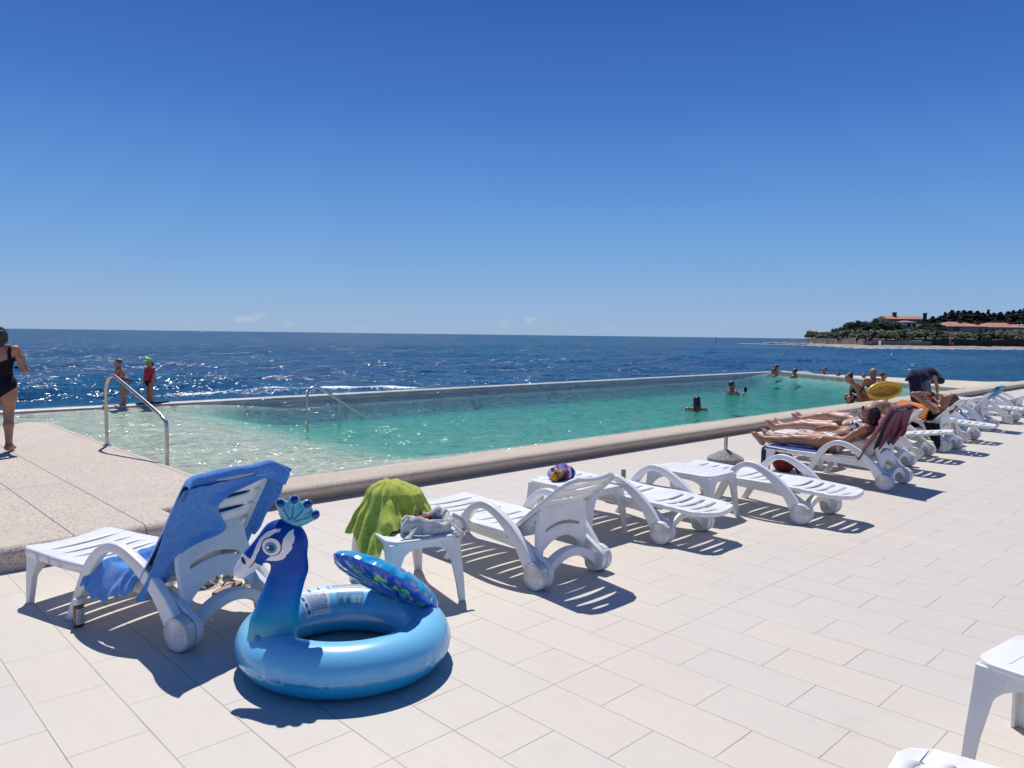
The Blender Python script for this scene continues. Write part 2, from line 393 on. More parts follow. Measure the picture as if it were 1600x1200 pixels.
# far pool wall (weir) and the slanting end wall
mwall=plain('pale_wet_concrete',(.62,.56,.49),.45,(.46,.42,.37),3,bumps=.3,bscale=40)
mb=MB(); mb.box((10.5,16.62,-.75),(45,.34,1.75)); 
wall=mb.build('pool_wall',mwall,None,True); bv=wall.modifiers.new('b','BEVEL'); bv.width=.05; bv.segments=3
tag(wall,'long narrow concrete pool wall along the sea at far side of the water','wall')
a=np.array([33.2,16.8]); b=np.array([26.9,7.15]); mid=(a+b)/2; dv=b-a
mb=MB(); mb.box((mid[0],mid[1],-.7),(np.linalg.norm(dv),.24,1.73),rz=math.atan2(dv[1],dv[0]))
ew=mb.build('pool_end_wall',mwall); bv=ew.modifiers.new('b','BEVEL'); bv.width=.05; bv.segments=3
tag(ew,'slanting concrete end wall closing the pool at its far right corner','wall')
mb=MB(); mb.box((42,9.4,-.45),(24,4.2,1.1))
# pool floor: shallow shelf along the near and left side, sloping into the deep part
def pool_depth(X,Y): 
    X=np.asarray(X,float);Y=np.asarray(Y,float)
    e=sstep(X,4.6+.10*(Y-8),8.6)*sstep(Y,7.9,9.0)*(1-.9*sstep(X-(26.9+(Y-7.15)*.65),-3.5,-.6))
    return np.maximum((.085+.50*e)*(1-.85*sstep(Y,16.1,16.44)),.02)
gx=np.concatenate([np.linspace(-14,30,150),np.linspace(30.3,36,16)]); gy=np.linspace(7.0,16.6,60)
GX,GY=np.meshgrid(gx,gy,indexing='ij'); GZ=WATER-pool_depth(GX,GY)
V=np.stack([GX,GY,GZ],-1).reshape(-1,3); ny=len(gy); F=[(i*ny+j,(i+1)*ny+j,(i+1)*ny+j+1,i*ny+j+1) for i in range(len(gx)-1) for j in range(ny-1)]
msand,nts_,bs_=newmat('sandy_pool_floor'); bs_.inputs['Roughness'].default_value=.85
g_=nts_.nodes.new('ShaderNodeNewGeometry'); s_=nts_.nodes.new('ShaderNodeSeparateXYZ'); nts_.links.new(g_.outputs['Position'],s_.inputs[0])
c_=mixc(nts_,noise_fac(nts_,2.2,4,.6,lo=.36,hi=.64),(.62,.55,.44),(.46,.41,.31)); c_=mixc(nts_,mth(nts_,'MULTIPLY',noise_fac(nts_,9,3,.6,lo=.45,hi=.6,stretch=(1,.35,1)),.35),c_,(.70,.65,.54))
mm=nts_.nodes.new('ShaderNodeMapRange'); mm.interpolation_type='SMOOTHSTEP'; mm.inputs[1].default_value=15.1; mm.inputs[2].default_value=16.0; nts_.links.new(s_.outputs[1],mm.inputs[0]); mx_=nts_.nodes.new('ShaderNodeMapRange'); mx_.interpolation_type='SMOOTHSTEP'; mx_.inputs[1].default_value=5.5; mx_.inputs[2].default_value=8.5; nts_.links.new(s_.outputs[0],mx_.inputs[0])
nts_.links.new(mixc(nts_,mth(nts_,'MULTIPLY',mm.outputs[0],mth(nts_,'MULTIPLY',mx_.outputs[0],.5)),c_,(.06,.16,.30)),bs_.inputs['Base Color'])  # navy band: water's wave shading by the far wall painted into the floor colour
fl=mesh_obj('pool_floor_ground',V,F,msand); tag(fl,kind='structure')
# pool water: tinted volume under a rippled surface
def water_mat(name,absorb=None,density=1.0,layers=((3.,.5),),strength=1.,diffuse=None,rough=.03,foam=False,fres=.55):
    m=bpy.data.materials.new(name); m.use_nodes=True; nt=m.node_tree; nt.nodes.clear()
    out=nt.nodes.new('ShaderNodeOutputMaterial'); gl=nt.nodes.new('ShaderNodeBsdfGlossy'); gl.inputs['Roughness'].default_value=rough
    fr=nt.nodes.new('ShaderNodeFresnel'); fr.inputs['IOR'].default_value=1.33
    mx=nt.nodes.new('ShaderNodeMixShader'); nt.links.new(mth(nt,'MULTIPLY',fr.outputs[0],fres),mx.inputs[0])
    tc=nt.nodes.new('ShaderNodeTexCoord'); acc=None
    for sc,am,st in layers:
        mp=nt.nodes.new('ShaderNodeMapping'); mp.inputs['Scale'].default_value=st; mp.inputs['Rotation'].default_value=(0,0,R_(-32)); nt.links.new(tc.outputs['Object'],mp.inputs[0])
        n=nt.nodes.new('ShaderNodeTexNoise'); n.inputs['Scale'].default_value=sc; n.inputs['Detail'].default_value=2; n.inputs['Roughness'].default_value=.5; n.inputs['Distortion'].default_value=.5; nt.links.new(mp.outputs[0],n.inputs['Vector'])
        v=nt.nodes.new('ShaderNodeVectorMath'); v.operation='SUBTRACT'; v.inputs[1].default_value=(.5,.5,.5); nt.links.new(n.outputs['Color'],v.inputs[0])
        v2=nt.nodes.new('ShaderNodeVectorMath'); v2.operation='MULTIPLY'; v2.inputs[1].default_value=(am,am*1.15,0); nt.links.new(v.outputs[0],v2.inputs[0])
        if acc is None: acc=v2.outputs[0]
        else:
            v3=nt.nodes.new('ShaderNodeVectorMath'); v3.operation='ADD'; nt.links.new(acc,v3.inputs[0]); nt.links.new(v2.outputs[0],v3.inputs[1]); acc=v3.outputs[0]
    g=nt.nodes.new('ShaderNodeNewGeometry'); v3=nt.nodes.new('ShaderNodeVectorMath'); v3.operation='ADD'; nt.links.new(acc,v3.inputs[0]); nt.links.new(g.outputs['Normal'],v3.inputs[1])
    bp=nt.nodes.new('ShaderNodeVectorMath'); bp.operation='NORMALIZE'; nt.links.new(v3.outputs[0],bp.inputs[0])
    nt.links.new(bp.outputs[0],gl.inputs['Normal']); nt.links.new(bp.outputs[0],fr.inputs['Normal'])
    if diffuse is None:
        tr=nt.nodes.new('ShaderNodeBsdfTransparent'); tr.inputs[0].default_value=(.97,.985,.98,1); nt.links.new(tr.outputs[0],mx.inputs[1])
        va=nt.nodes.new('ShaderNodeVolumeAbsorption'); va.inputs['Color'].default_value=absorb+(1,); va.inputs['Density'].default_value=density; nt.links.new(va.outputs[0],out.inputs['Volume'])
    else:
        df=nt.nodes.new('ShaderNodeBsdfDiffuse')
        f=noise_fac(nt,.02,3,.5,lo=.35,hi=.65,stretch=(1,2.5,1)); nt.links.new(mixc(nt,f,diffuse[0],diffuse[1]),df.inputs[0]); nt.links.new(df.outputs[0],mx.inputs[1])
        nt.links.new(bp.outputs[0],df.inputs['Normal'])
    nt.links.new(gl.outputs[0],mx.inputs[2]); last=mx.outputs[0]
    if foam:
        at=nt.nodes.new('ShaderNodeAttribute'); at.attribute_name='foam'
        nf=noise_fac(nt,7,6,.75,lo=.36,hi=.64); fm=mth(nt,'SUBTRACT',mth(nt,'MULTIPLY',at.outputs['Fac'],1.7),nf)
        mr_=nt.nodes.new('ShaderNodeMapRange'); mr_.inputs[1].default_value=0; mr_.inputs[2].default_value=.25; nt.links.new(fm,mr_.inputs[0])
        wd=nt.nodes.new('ShaderNodeBsdfDiffuse'); wd.inputs[0].default_value=(.82,.85,.87,1); m2=nt.nodes.new('ShaderNodeMixShader'); nt.links.new(mr_.outputs[0],m2.inputs[0]); nt.links.new(last,m2.inputs[1]); nt.links.new(wd.outputs[0],m2.inputs[2]); last=m2.outputs[0]
    nt.links.new(last,out.inputs['Surface']); return m
mpw=water_mat('pool_water_surface',(.17,.795,.785),.52,((1.0,.6,(1,2.2,1)),(3.2,1.3,(1,2.4,1)),(9.0,1.6,(1,1.9,1)),(26,1.2,(1,1.5,1))),1.0,rough=.10,fres=.72)
PW=[(-14,7.105),(26.6,7.105),(32.9,16.46),(-14,16.46)]
V=[(x,y,WATER) for x,y in PW]+[(x,y,-2.2) for x,y in PW]
pw=mesh_obj('pool_water',V,[(0,1,2,3),(7,6,5,4),(0,4,5,1),(1,5,6,2),(2,6,7,3),(3,7,4,0)],mpw,None,False); tag(pw,kind='structure')
# sea: swell near the shore modelled, ripples in the material
SEA=-.45
msea=water_mat('sea_water',None,1,((.07,.6,(1,2.8,1)),(.30,1.5,(1,2.8,1)),(1.1,2.0,(1,2.6,1)),(3.4,1.7,(1,2.0,1)),(11,1.5,(1,1.4,1))),1.0,((.014,.072,.185),(.014,.100,.19)),.11,foam=True,fres=.75)
sxs=np.concatenate([np.linspace(-70,-25,60),np.arange(-24.7,75,.30),np.linspace(75.5,150,80)]); sys_=np.concatenate([np.arange(16.85,45,.22),np.linspace(45.4,140,120)])
X,Y=np.meshgrid(sxs,sys_,indexing='ij'); Z=np.zeros_like(X); P2=rng.uniform(0,6.28,60); sh=sstep(Y,16.8,19)*.6+.4
for i in range(22):
    lam=1.3*1.17**i*.8; k=2*np.pi/lam; th=R_(-95+rng.normal()*28); Z+= (.0075*lam**.75)*np.sin(k*(X*np.cos(th)+Y*np.sin(th))+P2[i]+1.1*np.sin(X*.07+i)+.8*np.sin(Y*.11+2*i))
Z=Z*.85
ridge=.42*np.exp(-((Y-25.4-.35*np.sin(X*.25))/.75)**2)*(1-sstep(X,10,15))+.10*np.exp(-((Y-24.0-.3*np.sin(X*.3))/.6)**2)*sstep(X,9,11)*(1-sstep(X,15,18))+.2*np.exp(-((Y-32-.5*np.sin(X*.2+1))/.9)**2)*(1-sstep(X,20,34))
Z+=ridge
fade=1-sstep(Y,95,138); fade*=(1-sstep(X,120,149))*sstep(X,-69,-55); fade*=1-(1-sstep(Y,16.9,21))*sstep(X,28,34); Z*=fade
# foam along the wall and on the breaking crest
foam=np.clip(1.0*np.exp(-((Y-24.0-.3*np.sin(X*.6)-.2*np.sin(X*1.7))/.42)**2)*np.exp(-((X-14.9)/3.0)**2)*(.75+.25*np.sin(X*2.3+np.sin(X*5)))+.5*np.exp(-((Y-24.3-.2*np.sin(X))/.25)**2)*np.exp(-((X-9.5)/1.5)**2)+.35*np.exp(-((Y-17.1)/.25)**2)*(1-sstep(X,10,16)),0,1)
Z+=foam*.10
crest=np.clip((Z-.95)*2.2,0,.5)*sstep(Y,40,70)*.8
foam=np.maximum(foam,crest)
V=np.stack([X,Y,SEA+Z],-1).reshape(-1,3); ny=len(sys_); I,J=np.meshgrid(np.arange(len(sxs)-1),np.arange(ny-1),indexing='ij'); q0=(I*ny+J).ravel(); F=np.stack([q0,q0+ny,q0+ny+1,q0+1],1)
me=bpy.data.meshes.new('sea_water'); me.vertices.add(len(V)); me.vertices.foreach_set('co',V.ravel()); me.loops.add(F.size); me.loops.foreach_set('vertex_index',F.ravel().astype(np.int32)); me.polygons.add(len(F)); me.polygons.foreach_set('loop_start',np.arange(0,F.size,4,dtype=np.int32)); me.update(calc_edges=True)
at=me.attributes.new('foam','FLOAT','POINT'); at.data.foreach_set('value',foam.ravel().astype(np.float32))
sea=obj_from(me,'sea_water',msea); tag(sea,kind='structure')
# the open sea around that patch, out to the horizon, in four strips
B=40000; x0,x1,y0,y1=-70,150,16.85,140
V=[(-B,-B,SEA),(x0,-B,SEA),(x0,B,SEA),(-B,B,SEA),(x1,-B,SEA),(B,-B,SEA),(B,B,SEA),(x1,B,SEA),(x0,y1,SEA),(x1,y1,SEA),(34.5,y0,SEA),(x1,y0,SEA),(34.5,-B,SEA),(x1,-B,SEA)]
os_=mesh_obj('open_sea_water',V,[(0,1,2,3),(4,5,6,7),(8,9,7,2),(12,13,11,10)],msea,None,False); tag(os_,kind='structure')
# ---------------------------------------------------------------- sun loungers
LB=.655               # length of a backrest
HY,HZ=.31,.325          # hinge of the backrest: y from wheel axle (feet at +y), height
def panel(name,L,prof_w,slots,m,parent,skirt=.04,nu=16,sag=.018,curve=.018,end_skirt=(True,True),dz=None,rs=.003):
    """moulded plastic panel along +y from 0..L, half width prof_w(t); slots: list of (y0,y1,umax,u0)"""
    ys={0.0,L}
    for y0,y1,um,u0 in slots: ys|={y0,(y0+y1)/2,y1}
    base=np.linspace(0,L,26)
    ys=sorted(ys|{float(b) for b in base if all(abs(b-s)>.012 for s in ys) and not any(y0-.004<b<y1+.004 for y0,y1,_,_ in slots)})
    us=np.linspace(-1,1,2*nu+1)
    bm=bmesh.new(); g=[]
    for j,y in enumerate(ys):
        row=[]
        for u in us:
            w=prof_w(y); x=u*w
            yy=y
            for y0,y1,um,u0 in slots:
                if y0<=y<=y1:
                    mid=(y0+y1)/2; k=max(0,1-(abs(u-u0)/um)**2)**.5 if abs(u-u0)<um else 0
                    yy=mid+(y-mid)*max(k,.02)
            inner=1 if 0.03<y<L-.03 else 0
            cy=curve*(1-u*u)*min(1,max(0,(y)/.08))*min(1,max(0,(L-y)/.08))
            z=-sag*(1-u*u)+(dz(y) if dz else 0)
            row.append(bm.verts.new((x,yy+cy,z)))
        g.append(row)
    for j in range(len(ys)-1):
        yc=(ys[j]+ys[j+1])/2
        for i in range(2*nu):
            uc=(us[i]+us[i+1])/2
            if any(y0<yc<y1 and abs(uc-u0)<um for y0,y1,um,u0 in slots): continue
            bm.faces.new((g[j][i],g[j][i+1],g[j+1][i+1],g[j+1][i]))
    # skirt round the outside
    loop=[g[0][i] for i in range(2*nu+1)]+[g[j][2*nu] for j in range(1,len(ys))]+[g[-1][i] for i in range(2*nu-1,-1,-1)]+[g[j][0] for j in range(len(ys)-2,0,-1)]
    n=len(loop); cen=Vector((0,L/2,0)); cur=loop
    co=[v.co.copy() for v in loop]
    out=[]
    for i in range(n):
        t=co[(i+1)%n]-co[i-1]; d=Vector((t.y,-t.x,0)); d=d.normalized() if d.length>1e-9 else Vector((0,0,0)); out.append(d)
    for dr,dzv in ((.006,-.002),(.010,-.009),(.010,-skirt)):
        nxt=[bm.verts.new((c.x+o.x*dr,c.y+o.y*dr,c.z+dzv)) for c,o in zip(co,out)]
        for i in range(n): bm.faces.new((cur[i],nxt[i],nxt[(i+1)%n],cur[(i+1)%n]))
        cur=nxt
    o=bm_obj(name,bm,m,parent,True,50)
    so_=o.modifiers.new('thick','SOLIDIFY'); so_.thickness=.006; so_.offset=-1
    return o
def seat_w(y): return .295-.02*sstep(y,.6,1.1) if y<1.06 else .275-.03*((y-1.06)/.06)**2
def back_w(y):
    r=.12; L=LB; w=.285-.03*(y/L)
    if y>L-r: 
        k=(y-(L-r))/r; w-=r*(1-math.sqrt(max(0,1-k*k)))*.8
    return w
SEAT_S=[(y,y+.028,.72,0) for y in (.10,.22,.34,.56,.68,.80,.92)]
BACK_S=[(y,y+.034,.76,0) for y in (.155,.262,.368,.472)]+[(.565,.592,.32,.30)]
def arch_profile():
    up=[(.93,0),(.885,.075),(.81,.226),(.742,.35),(.66,.437),(.575,.487),(.505,.502),(.42,.490),(.33,.452),(.22,.390),(.11,.296),(.03,.205),(.0,.17)]
    lo=[(-.075,.155),(-.09,.09),(-.045,.03),(.03,.04),(.085,.10),(.14,.19),(.19,.258),(.26,.318),(.33,.375),(.41,.422),(.48,.445),(.545,.442),(.60,.415),(.655,.355),(.70,.290),(.755,.19),(.815,.075),(.868,0)]
    a=smooth_path(up,4); b=smooth_path(lo,4); return [tuple(p) for p in a]+[tuple(p) for p in b]
def make_lounger():
    root=thing('sun_lounger','x','sun lounger')
    seat=panel('seat',1.115,seat_w,SEAT_S,M['plastic'],root,skirt=.052,dz=lambda y:.012*sstep(y,.7,1.1)); seat.location=(0,HY,HZ)
    back=panel('backrest',LB,back_w,BACK_S,M['plastic'],root,skirt=.034); back.location=(0,HY,HZ)
    # ratchet cheeks under the backrest
    for s in (-1,1):
        pr=[(.0,-.02),(.30,-.028),(.30,-.04),(.26,-.045),(.25,-.062),(.21,-.062),(.20,-.078),(.16,-.078),(.15,-.095),(.10,-.095),(.02,-.05)]
        r=extrude_poly('ratchet',pr,[],s*.225-.012,s*.225+.012,M['plastic'],back,.003)
    for s in (-1,1):
        x0,x1=(.295,.348) if s>0 else (-.348,-.295)
        extrude_poly('side_arch',arch_profile(),[],x0,x1,M['plastic'],root,.010)
        # rail joining arch to seat, rear cheek inboard of the wheel
        rail=[(.86,.30),(.86,.255),(.30,.225),(.16,.20),(.10,.155),(.07,.03),(.03,.012),(-.02,.01),(-.07,.035),(-.092,.10),(-.075,.15),(.0,.20),(.13,.27),(.28,.30)]
        extrude_poly('side_rail',[tuple(p) for p in smooth_path(rail,3,True)],[],(.246 if s>0 else -.288),(.288 if s>0 else -.246),M['plastic'],root,.008)
        w=MB(); R=.093
        pf=[(0.0,-.032),(R*.86,-.032),(R,-.022),(R,.016),(R*.93,.027),(R*.80,.030),(R*.77,.027),(R*.25,.030),(0.001,.031)]
        w.lathe(pf,n=32); wh=w.build('wheel',M['plastic_wheel'],root); wh.rotation_euler=(0,R_(90*s),0); wh.location=(s*.328,0,.093)
        h=MB(); h.lathe([(.018,0),(.018,.002),(.012,.004),(.001,.005)],n=16); hc=h.build('hub_cap',M['plastic_wheel'],wh); hc.location=(0,0,.030)
        # front leg: L-section flaring outward
        mb=MB()
        for k,(bx,by,tx,ty,wx,wy) in enumerate(((.262,1.345,.255,1.365,.042,.10),)):
            V=[];
            for z,cx,cy,sx_,sy_ in ((0,s*.272,1.375,.034,.05),(.012,s*.272,1.375,.034,.05),(.16,s*.262,1.372,.040,.075),(.26,s*.255,1.355,.045,.13),(.315,s*.25,1.34,.05,.17)):
                V+=[(cx-sx_/2,cy-sy_/2,z),(cx+sx_/2,cy-sy_/2,z),(cx+sx_/2,cy+sy_/2*.6,z),(cx-sx_/2,cy+sy_/2*.6,z)]
            F=[(3,2,1,0)]+[(i*4+a,i*4+(a+1)%4,i*4+4+(a+1)%4,i*4+4+a) for i in range(4) for a in range(4)]+[(16,17,18,19)]
            mb.add(V,F)
        lg=mb.build('leg',M['plastic'],root); bv=lg.modifiers.new('b','BEVEL'); bv.width=.006; bv.segments=2
    # arched apron between the front legs
    ap=[(-.25,.30)]+[(x,.30) for x in np.linspace(-.2,.2,3)]+[(.25,.30),(.25,.10)]+[(x,.245-.145*(abs(x)/.25)**3) for x in np.linspace(.235,-.235,15)]+[(-.25,.10)]
    extrude_poly('apron',ap,[],1.378,1.392,M['plastic'],root,.003,plane='xz')
    # arched cross beam between the wheels
    cb=[(-.255,.10)]+[(x,.225-.10*(x/.255)**2) for x in np.linspace(-.25,.25,17)]+[(.255,.10)]+[(x,.165-.115*(x/.25)**2) for x in np.linspace(.25,-.25,17)]
    extrude_poly('cross_beam',cb,[],-.035,.035,M['plastic'],root,.008,plane='xz')
    return root
def make_prop(root,ang):
    """rear support of a raised backrest: a wide plate from the back down to the base notches"""
    a=R_(ang); d=.30; n=(-math.sin(a),-math.cos(a))  # normal pointing below the back (y,z) with back going -y
    p=(HY-d*math.cos(a)+.03*n[0]*-1*0-.02*math.sin(a)*-1*0, HZ+d*math.sin(a)-.03)
    q=(.075,.215); L=math.hypot(p[0]-q[0],p[1]-q[1])
    W0,W1=.235,.245
    out=[(-W0,L),(-W0*.9,L+.03),(W0*.9,L+.03),(W0,L),(W1,.0),(W1-.05,-.025)]+[(x,.0+.075*(1-(x/.19)**2)) for x in np.linspace(.19,-.19,13)]+[(-W1+.05,-.025),(-W1,.0)]
    hole=[(x,L*.52+.035*(1-(x/.17)**2)) for x in np.linspace(.17,-.17,9)]+[(x,L*.46+.030*(1-(x/.17)**2)) for x in np.linspace(-.17,.17,9)]
    o=extrude_poly('back_support',out,[hole],-.016,.016,M['plastic'],root,.006,plane='xz')
    o.location=(0,q[0],q[1]); o.rotation_euler=(-math.atan2(p[0]-q[0],p[1]-q[1]),0,0)
    for s in (-1,1):
        mb=MB(); mb.tube([(s*.22,0,-.03),(s*.225,0,L*.5),(s*.21,0,L)],[.022,.020,.017],8,rb=[.034,.03,.024]); f=mb.build('support_rib',M['plastic'],o); 
    return o
LOUNGE=[('x',0)]
proto=make_lounger()
def set_back(root,ang):
    for ch in root.children:
        if ch.name.startswith('backrest'): ch.rotation_euler=(R_(ang),0,R_(180))
    if ang>12: make_prop(root,ang)
G='white plastic sun loungers in a row along the pool'
loungers=[]
def lounger(xc,yw,rz,ang,label,group=G,first=[True]):
    o=proto if first[0] else copy_tree(proto); first[0]=False
    o.location=(xc,yw,0); o.rotation_euler=(0,0,rz); o['label']=label; o['group']=group; o['_a']=ang; loungers.append(o); return o
L1=lounger(1.735,4.02,R_(19),58,'white lounger under the blue towel, behind the peacock swim ring')
L2=lounger(3.79,3.335,0,40,'empty white lounger with raised back beside the table with the green towel')
L3=lounger(5.31,3.43,R_(1),-3,'flat empty white lounger between the raised one and the bare white table')
L4=lounger(6.79,2.97,0,-3,'flat empty white lounger next to the sunbathing woman in a black and white bikini')
L5=lounger(8.94,3.04,R_(1.5),60,'white lounger with burgundy towel over its steep back, under the woman in bikini')
L6=lounger(10.25,3.42,R_(1),44,'white lounger with raised back behind the burgundy towel, holding a sunbather')
L7=lounger(11.45,3.55,R_(2),8,'low white lounger with a pale sunbather, third from the steep burgundy one')
L8=lounger(12.60,3.52,R_(2),45,'white lounger with a black cloth by its wheel, under the sunbather with raised arms')
L9=lounger(14.02,3.65,0,-3,'flat white lounger beyond the small table, short of the cyan towel')
L10=lounger(16.1,3.86,R_(2),47,'white lounger with a cyan towel over the top of its raised back')
L11=lounger(17.85,3.9,0,-2,'flat white lounger holding an orange bag near the right edge')
L12=lounger(19.6,4.1,0,22,'farthest white lounger in the row, half reclined by the kerb')
L13=lounger(2.80,.87,R_(180+6),-3,'white lounger in the near right corner, only its head end in view',group=G)
L13.location=(2.46,.485,0); L13.rotation_euler=(0,0,R_(182))
# copies were made before backs were set: give each its own angle and support
for o in loungers:
    set_back(o,o['_a']); del o['_a']
# ---------------------------------------------------------------- tables
def make_table():
    t=thing('side_table','x','table')
    def top_out(hx,hy,r):
        pts=[]
        for cx,cy,a0 in ((hx-r,hy-r,0),(-hx+r,hy-r,90),(-hx+r,-hy+r,180),(hx-r,-hy+r,270)):
            for k in range(7): a=R_(a0+15*k); pts.append((cx+r*math.cos(a),cy+r*math.sin(a)))
        return pts
    holes=[]
    sl=[]
    extrude_poly('tabletop',top_out(.235,.345,.09),[],.395,.42,M['plastic'],t,.009,plane='xy')
    mb=MB()
    for i in range(7):
        y=-.24+.08*i; mb.box((0,y,.4205),(.34,.010,.003))
    mb.build('top_ridge',M['plastic'],t,False)
    # skirts: arched aprons between legs
    for sy in (-1,1):
        pr=[(-.21,.40),(.21,.40),(.215,.27)]+[(x,.36-.09*(abs(x)/.17)**4) for x in np.linspace(.17,-.17,11)]+[(-.215,.27)]
        extrude_poly('apron',pr,[],sy*.325-.006,sy*.325+.006,M['plastic'],t,.003,plane='xz')
    for sx_ in (-1,1):
        pr=[(-.32,.40),(.32,.40),(.325,.27)]+[(x,.36-.09*(abs(x)/.28)**4) for x in np.linspace(.28,-.28,13)]+[(-.325,.27)]
        extrude_poly('apron',pr,[],sx_*.215-.006,sx_*.215+.006,M['plastic'],t,.003)
    for sx_ in (-1,1):
        for sy in (-1,1):
            m=MB(); V=[]
            for z,k,wd in ((0,1.0,.045),(.12,.8,.055),(.27,.45,.075),(.34,.3,.10),(.40,.2,.13)):
                ox=sx_*(.222+.035*k); oy=sy*(.330+.030*k); ix=ox-sx_*wd; iy=oy-sy*wd; th=.016
                V+=[(ox,oy,z),(ix,oy,z),(ix,oy-sy*th,z),(ox-sx_*th,oy-sy*th,z),(ox-sx_*th,iy,z),(ox,iy,z)]
            F=[tuple(range(6))]+[(i*6+a,i*6+(a+1)%6,i*6+6+(a+1)%6,i*6+6+a) for i in range(4) for a in range(6)]+[tuple(range(24,30))]
            m.add(V,F); bm=bmesh.new(); 
            o=m.build('leg',M['plastic'],t); 
            bm.from_mesh(o.data); bmesh.ops.recalc_face_normals(bm,faces=bm.faces[:]); bm.to_mesh(o.data); bm.free()
            b=o.modifiers.new('b','BEVEL'); b.width=.004; b.segments=2
    return t
tproto=make_table(); tfirst=[True]
def table(x,y,rz,label):
    o=tproto if tfirst[0] else copy_tree(tproto); tfirst[0]=False
    o.location=(x,y,0); o.rotation_euler=(0,0,rz); o['label']=label; o['group']='white plastic side tables between the loungers'; return o
T1=table(2.84,3.90,R_(-14),'white table holding the green towel and the cloth bag')
T2=table(6.09,3.86,R_(1),'bare white table between the two flat loungers')
T3=table(4.78,4.15,0,'white table with a small striped towel, behind the raised empty lounger')
T4=table(9.60,4.40,0,'white table with cigarette packs between the two sunbathers')
T5=table(13.2,4.0,0,'white table beyond the black cloth, beside the flat lounger')
T6=table(3.47,.43,R_(-8),'white table cut off by the right edge of the photo, nearest of the tables')
# ---------------------------------------------------------------- peacock swim ring
def vinyl(name,stops,axis=2,coat=.6,rough=.28,bumps=0,interp='LINEAR',trans=0):
    """glossy printed vinyl; colour printed along one object axis"""
    m,nt,b=newmat(name); tc=nt.nodes.new('ShaderNodeTexCoord'); s=nt.nodes.new('ShaderNodeSeparateXYZ'); nt.links.new(tc.outputs['Object'],s.inputs[0])
    r=nt.nodes.new('ShaderNodeValToRGB'); r.color_ramp.interpolation=interp; e=r.color_ramp.elements; nt.links.new(s.outputs[axis],r.inputs[0])
    e[0].position=stops[0][0]; e[0].color=stops[0][1]+(1,); e[1].position=stops[-1][0]; e[1].color=stops[-1][1]+(1,)
    for p,c in stops[1:-1]: x=e.new(p); x.color=c+(1,)
    nt.links.new(r.outputs[0],b.inputs['Base Color']); b.inputs['Roughness'].default_value=rough; b.inputs['Coat Weight'].default_value=coat; b.inputs['Coat Roughness'].default_value=.08
    b.inputs['Subsurface Weight'].default_value=trans; b.inputs['Subsurface Radius'].default_value=(.02,.04,.06)
    if bumps: bump(nt,b,noise_fac(nt,14,3,.5,lo=.2,hi=.8),bumps,.004)
    return m
PC=Vector((1.997,3.252,0)); PR,Pr=.402,.124
pea=thing('peacock_swim_ring','blue inflatable peacock swim ring with tall neck, crest and feather tail','swim ring',tuple(PC))
mring=vinyl('ring_vinyl',[(0,(.008,.24,.56)),(.100,(.01,.30,.62)),(.1015,(.01,.08,.22)),(.1035,(.01,.08,.22)),(.105,(.06,.38,.70)),(.15,(.13,.50,.79)),(.25,(.24,.62,.86))],bumps=.08,trans=.15)
V=[];F=[];na,nb=300,56
for i in range(na):
    a=2*math.pi*i/na
    w1=mnoise.noise(Vector((math.cos(a)*16,math.sin(a)*16,1.)));w2=mnoise.noise(Vector((math.cos(a)*38,math.sin(a)*38,5.)))
    for j in range(nb):
        b=2*math.pi*j/nb; d=math.atan2(math.sin(b+.17),math.cos(b+.17))
        k=math.exp(-(d/.36)**2); rr=Pr+k*(.0045*w1+.0045*w2)-.002*math.exp(-(d/.035)**2)
        k2=math.exp(-((math.cos(b)+1)/.08)**2)*0; z=Pr+math.sin(b)*rr
        rho=(PR+.01*math.cos(2*(a+1.3)))+math.cos(b)*rr
        V.append((rho*math.cos(a),rho*math.sin(a),max(z,.002)))
for i in range(na):
    for j in range(nb): F.append((i*nb+j,((i+1)%na)*nb+j,((i+1)%na)*nb+(j+1)%nb,i*nb+(j+1)%nb))
mesh_obj('ring',V,F,mring,pea)
def torus_pt(a,b,off=.0015):
    R=PR+.01*math.cos(2*(a+1.3)); rho=R+(Pr+off)*math.cos(b); return (rho*math.cos(a),rho*math.sin(a),Pr+(Pr+off)*math.sin(b))
def torus_patch(name,a0,a1,b0,b1,m,off=.0015,n=(20,12),rows=None):
    V=[];F=[]
    for i in range(n[0]+1):
        for j in range(n[1]+1): V.append(torus_pt(R_(a0+(a1-a0)*i/n[0]),R_(b0+(b1-b0)*j/n[1]),off))
    for i in range(n[0]):
        for j in range(n[1]): q=i*(n[1]+1)+j; F.append((q,q+1,q+n[1]+2,q+n[1]+1))
    return V,F
mlabel=plain('printed_label_white',(.62,.74,.82),.35,(.60,.72,.80),5); mink=plain('printed_ink',(.05,.08,.14),.4,(.07,.1,.16),5); myel=plain('warning_orange',(.72,.42,.08),.4,(.68,.38,.06),5); mbl=plain('label_blue',(.03,.13,.45),.4,(.03,.12,.4),5)
mb=MB(); mb.add(*torus_patch('l',101,73,170,78,mlabel)); mb.add(*torus_patch('l',70,25,103,84,mlabel))
lab=mb.build('warning_label',mlabel,pea)
mb=MB(); rr=random.Random(3)
for k in range(8):       # lines of small print
    b=116+5.5*k
    a=92.5
    while a>76: 
        w=rr.uniform(.8,2.0); mb.add(*torus_patch('t',a,max(a-w,75.5),b,b+2.0,None,.0025,(3,1))); a-=w+.7
for b in (110,): mb.add(*torus_patch('t',100,74,b,b+.8,None,.0025,(12,1)))
mb.add(*torus_patch('t',93.8,93.4,112,168,None,.0025,(1,10)))
for b in (86,91,96):
    a=68
    while a>28: w=rr.uniform(.8,2.2); mb.add(*torus_patch('t',a,a-w,b,b+1.8,None,.0025,(3,1))); a-=w+.7
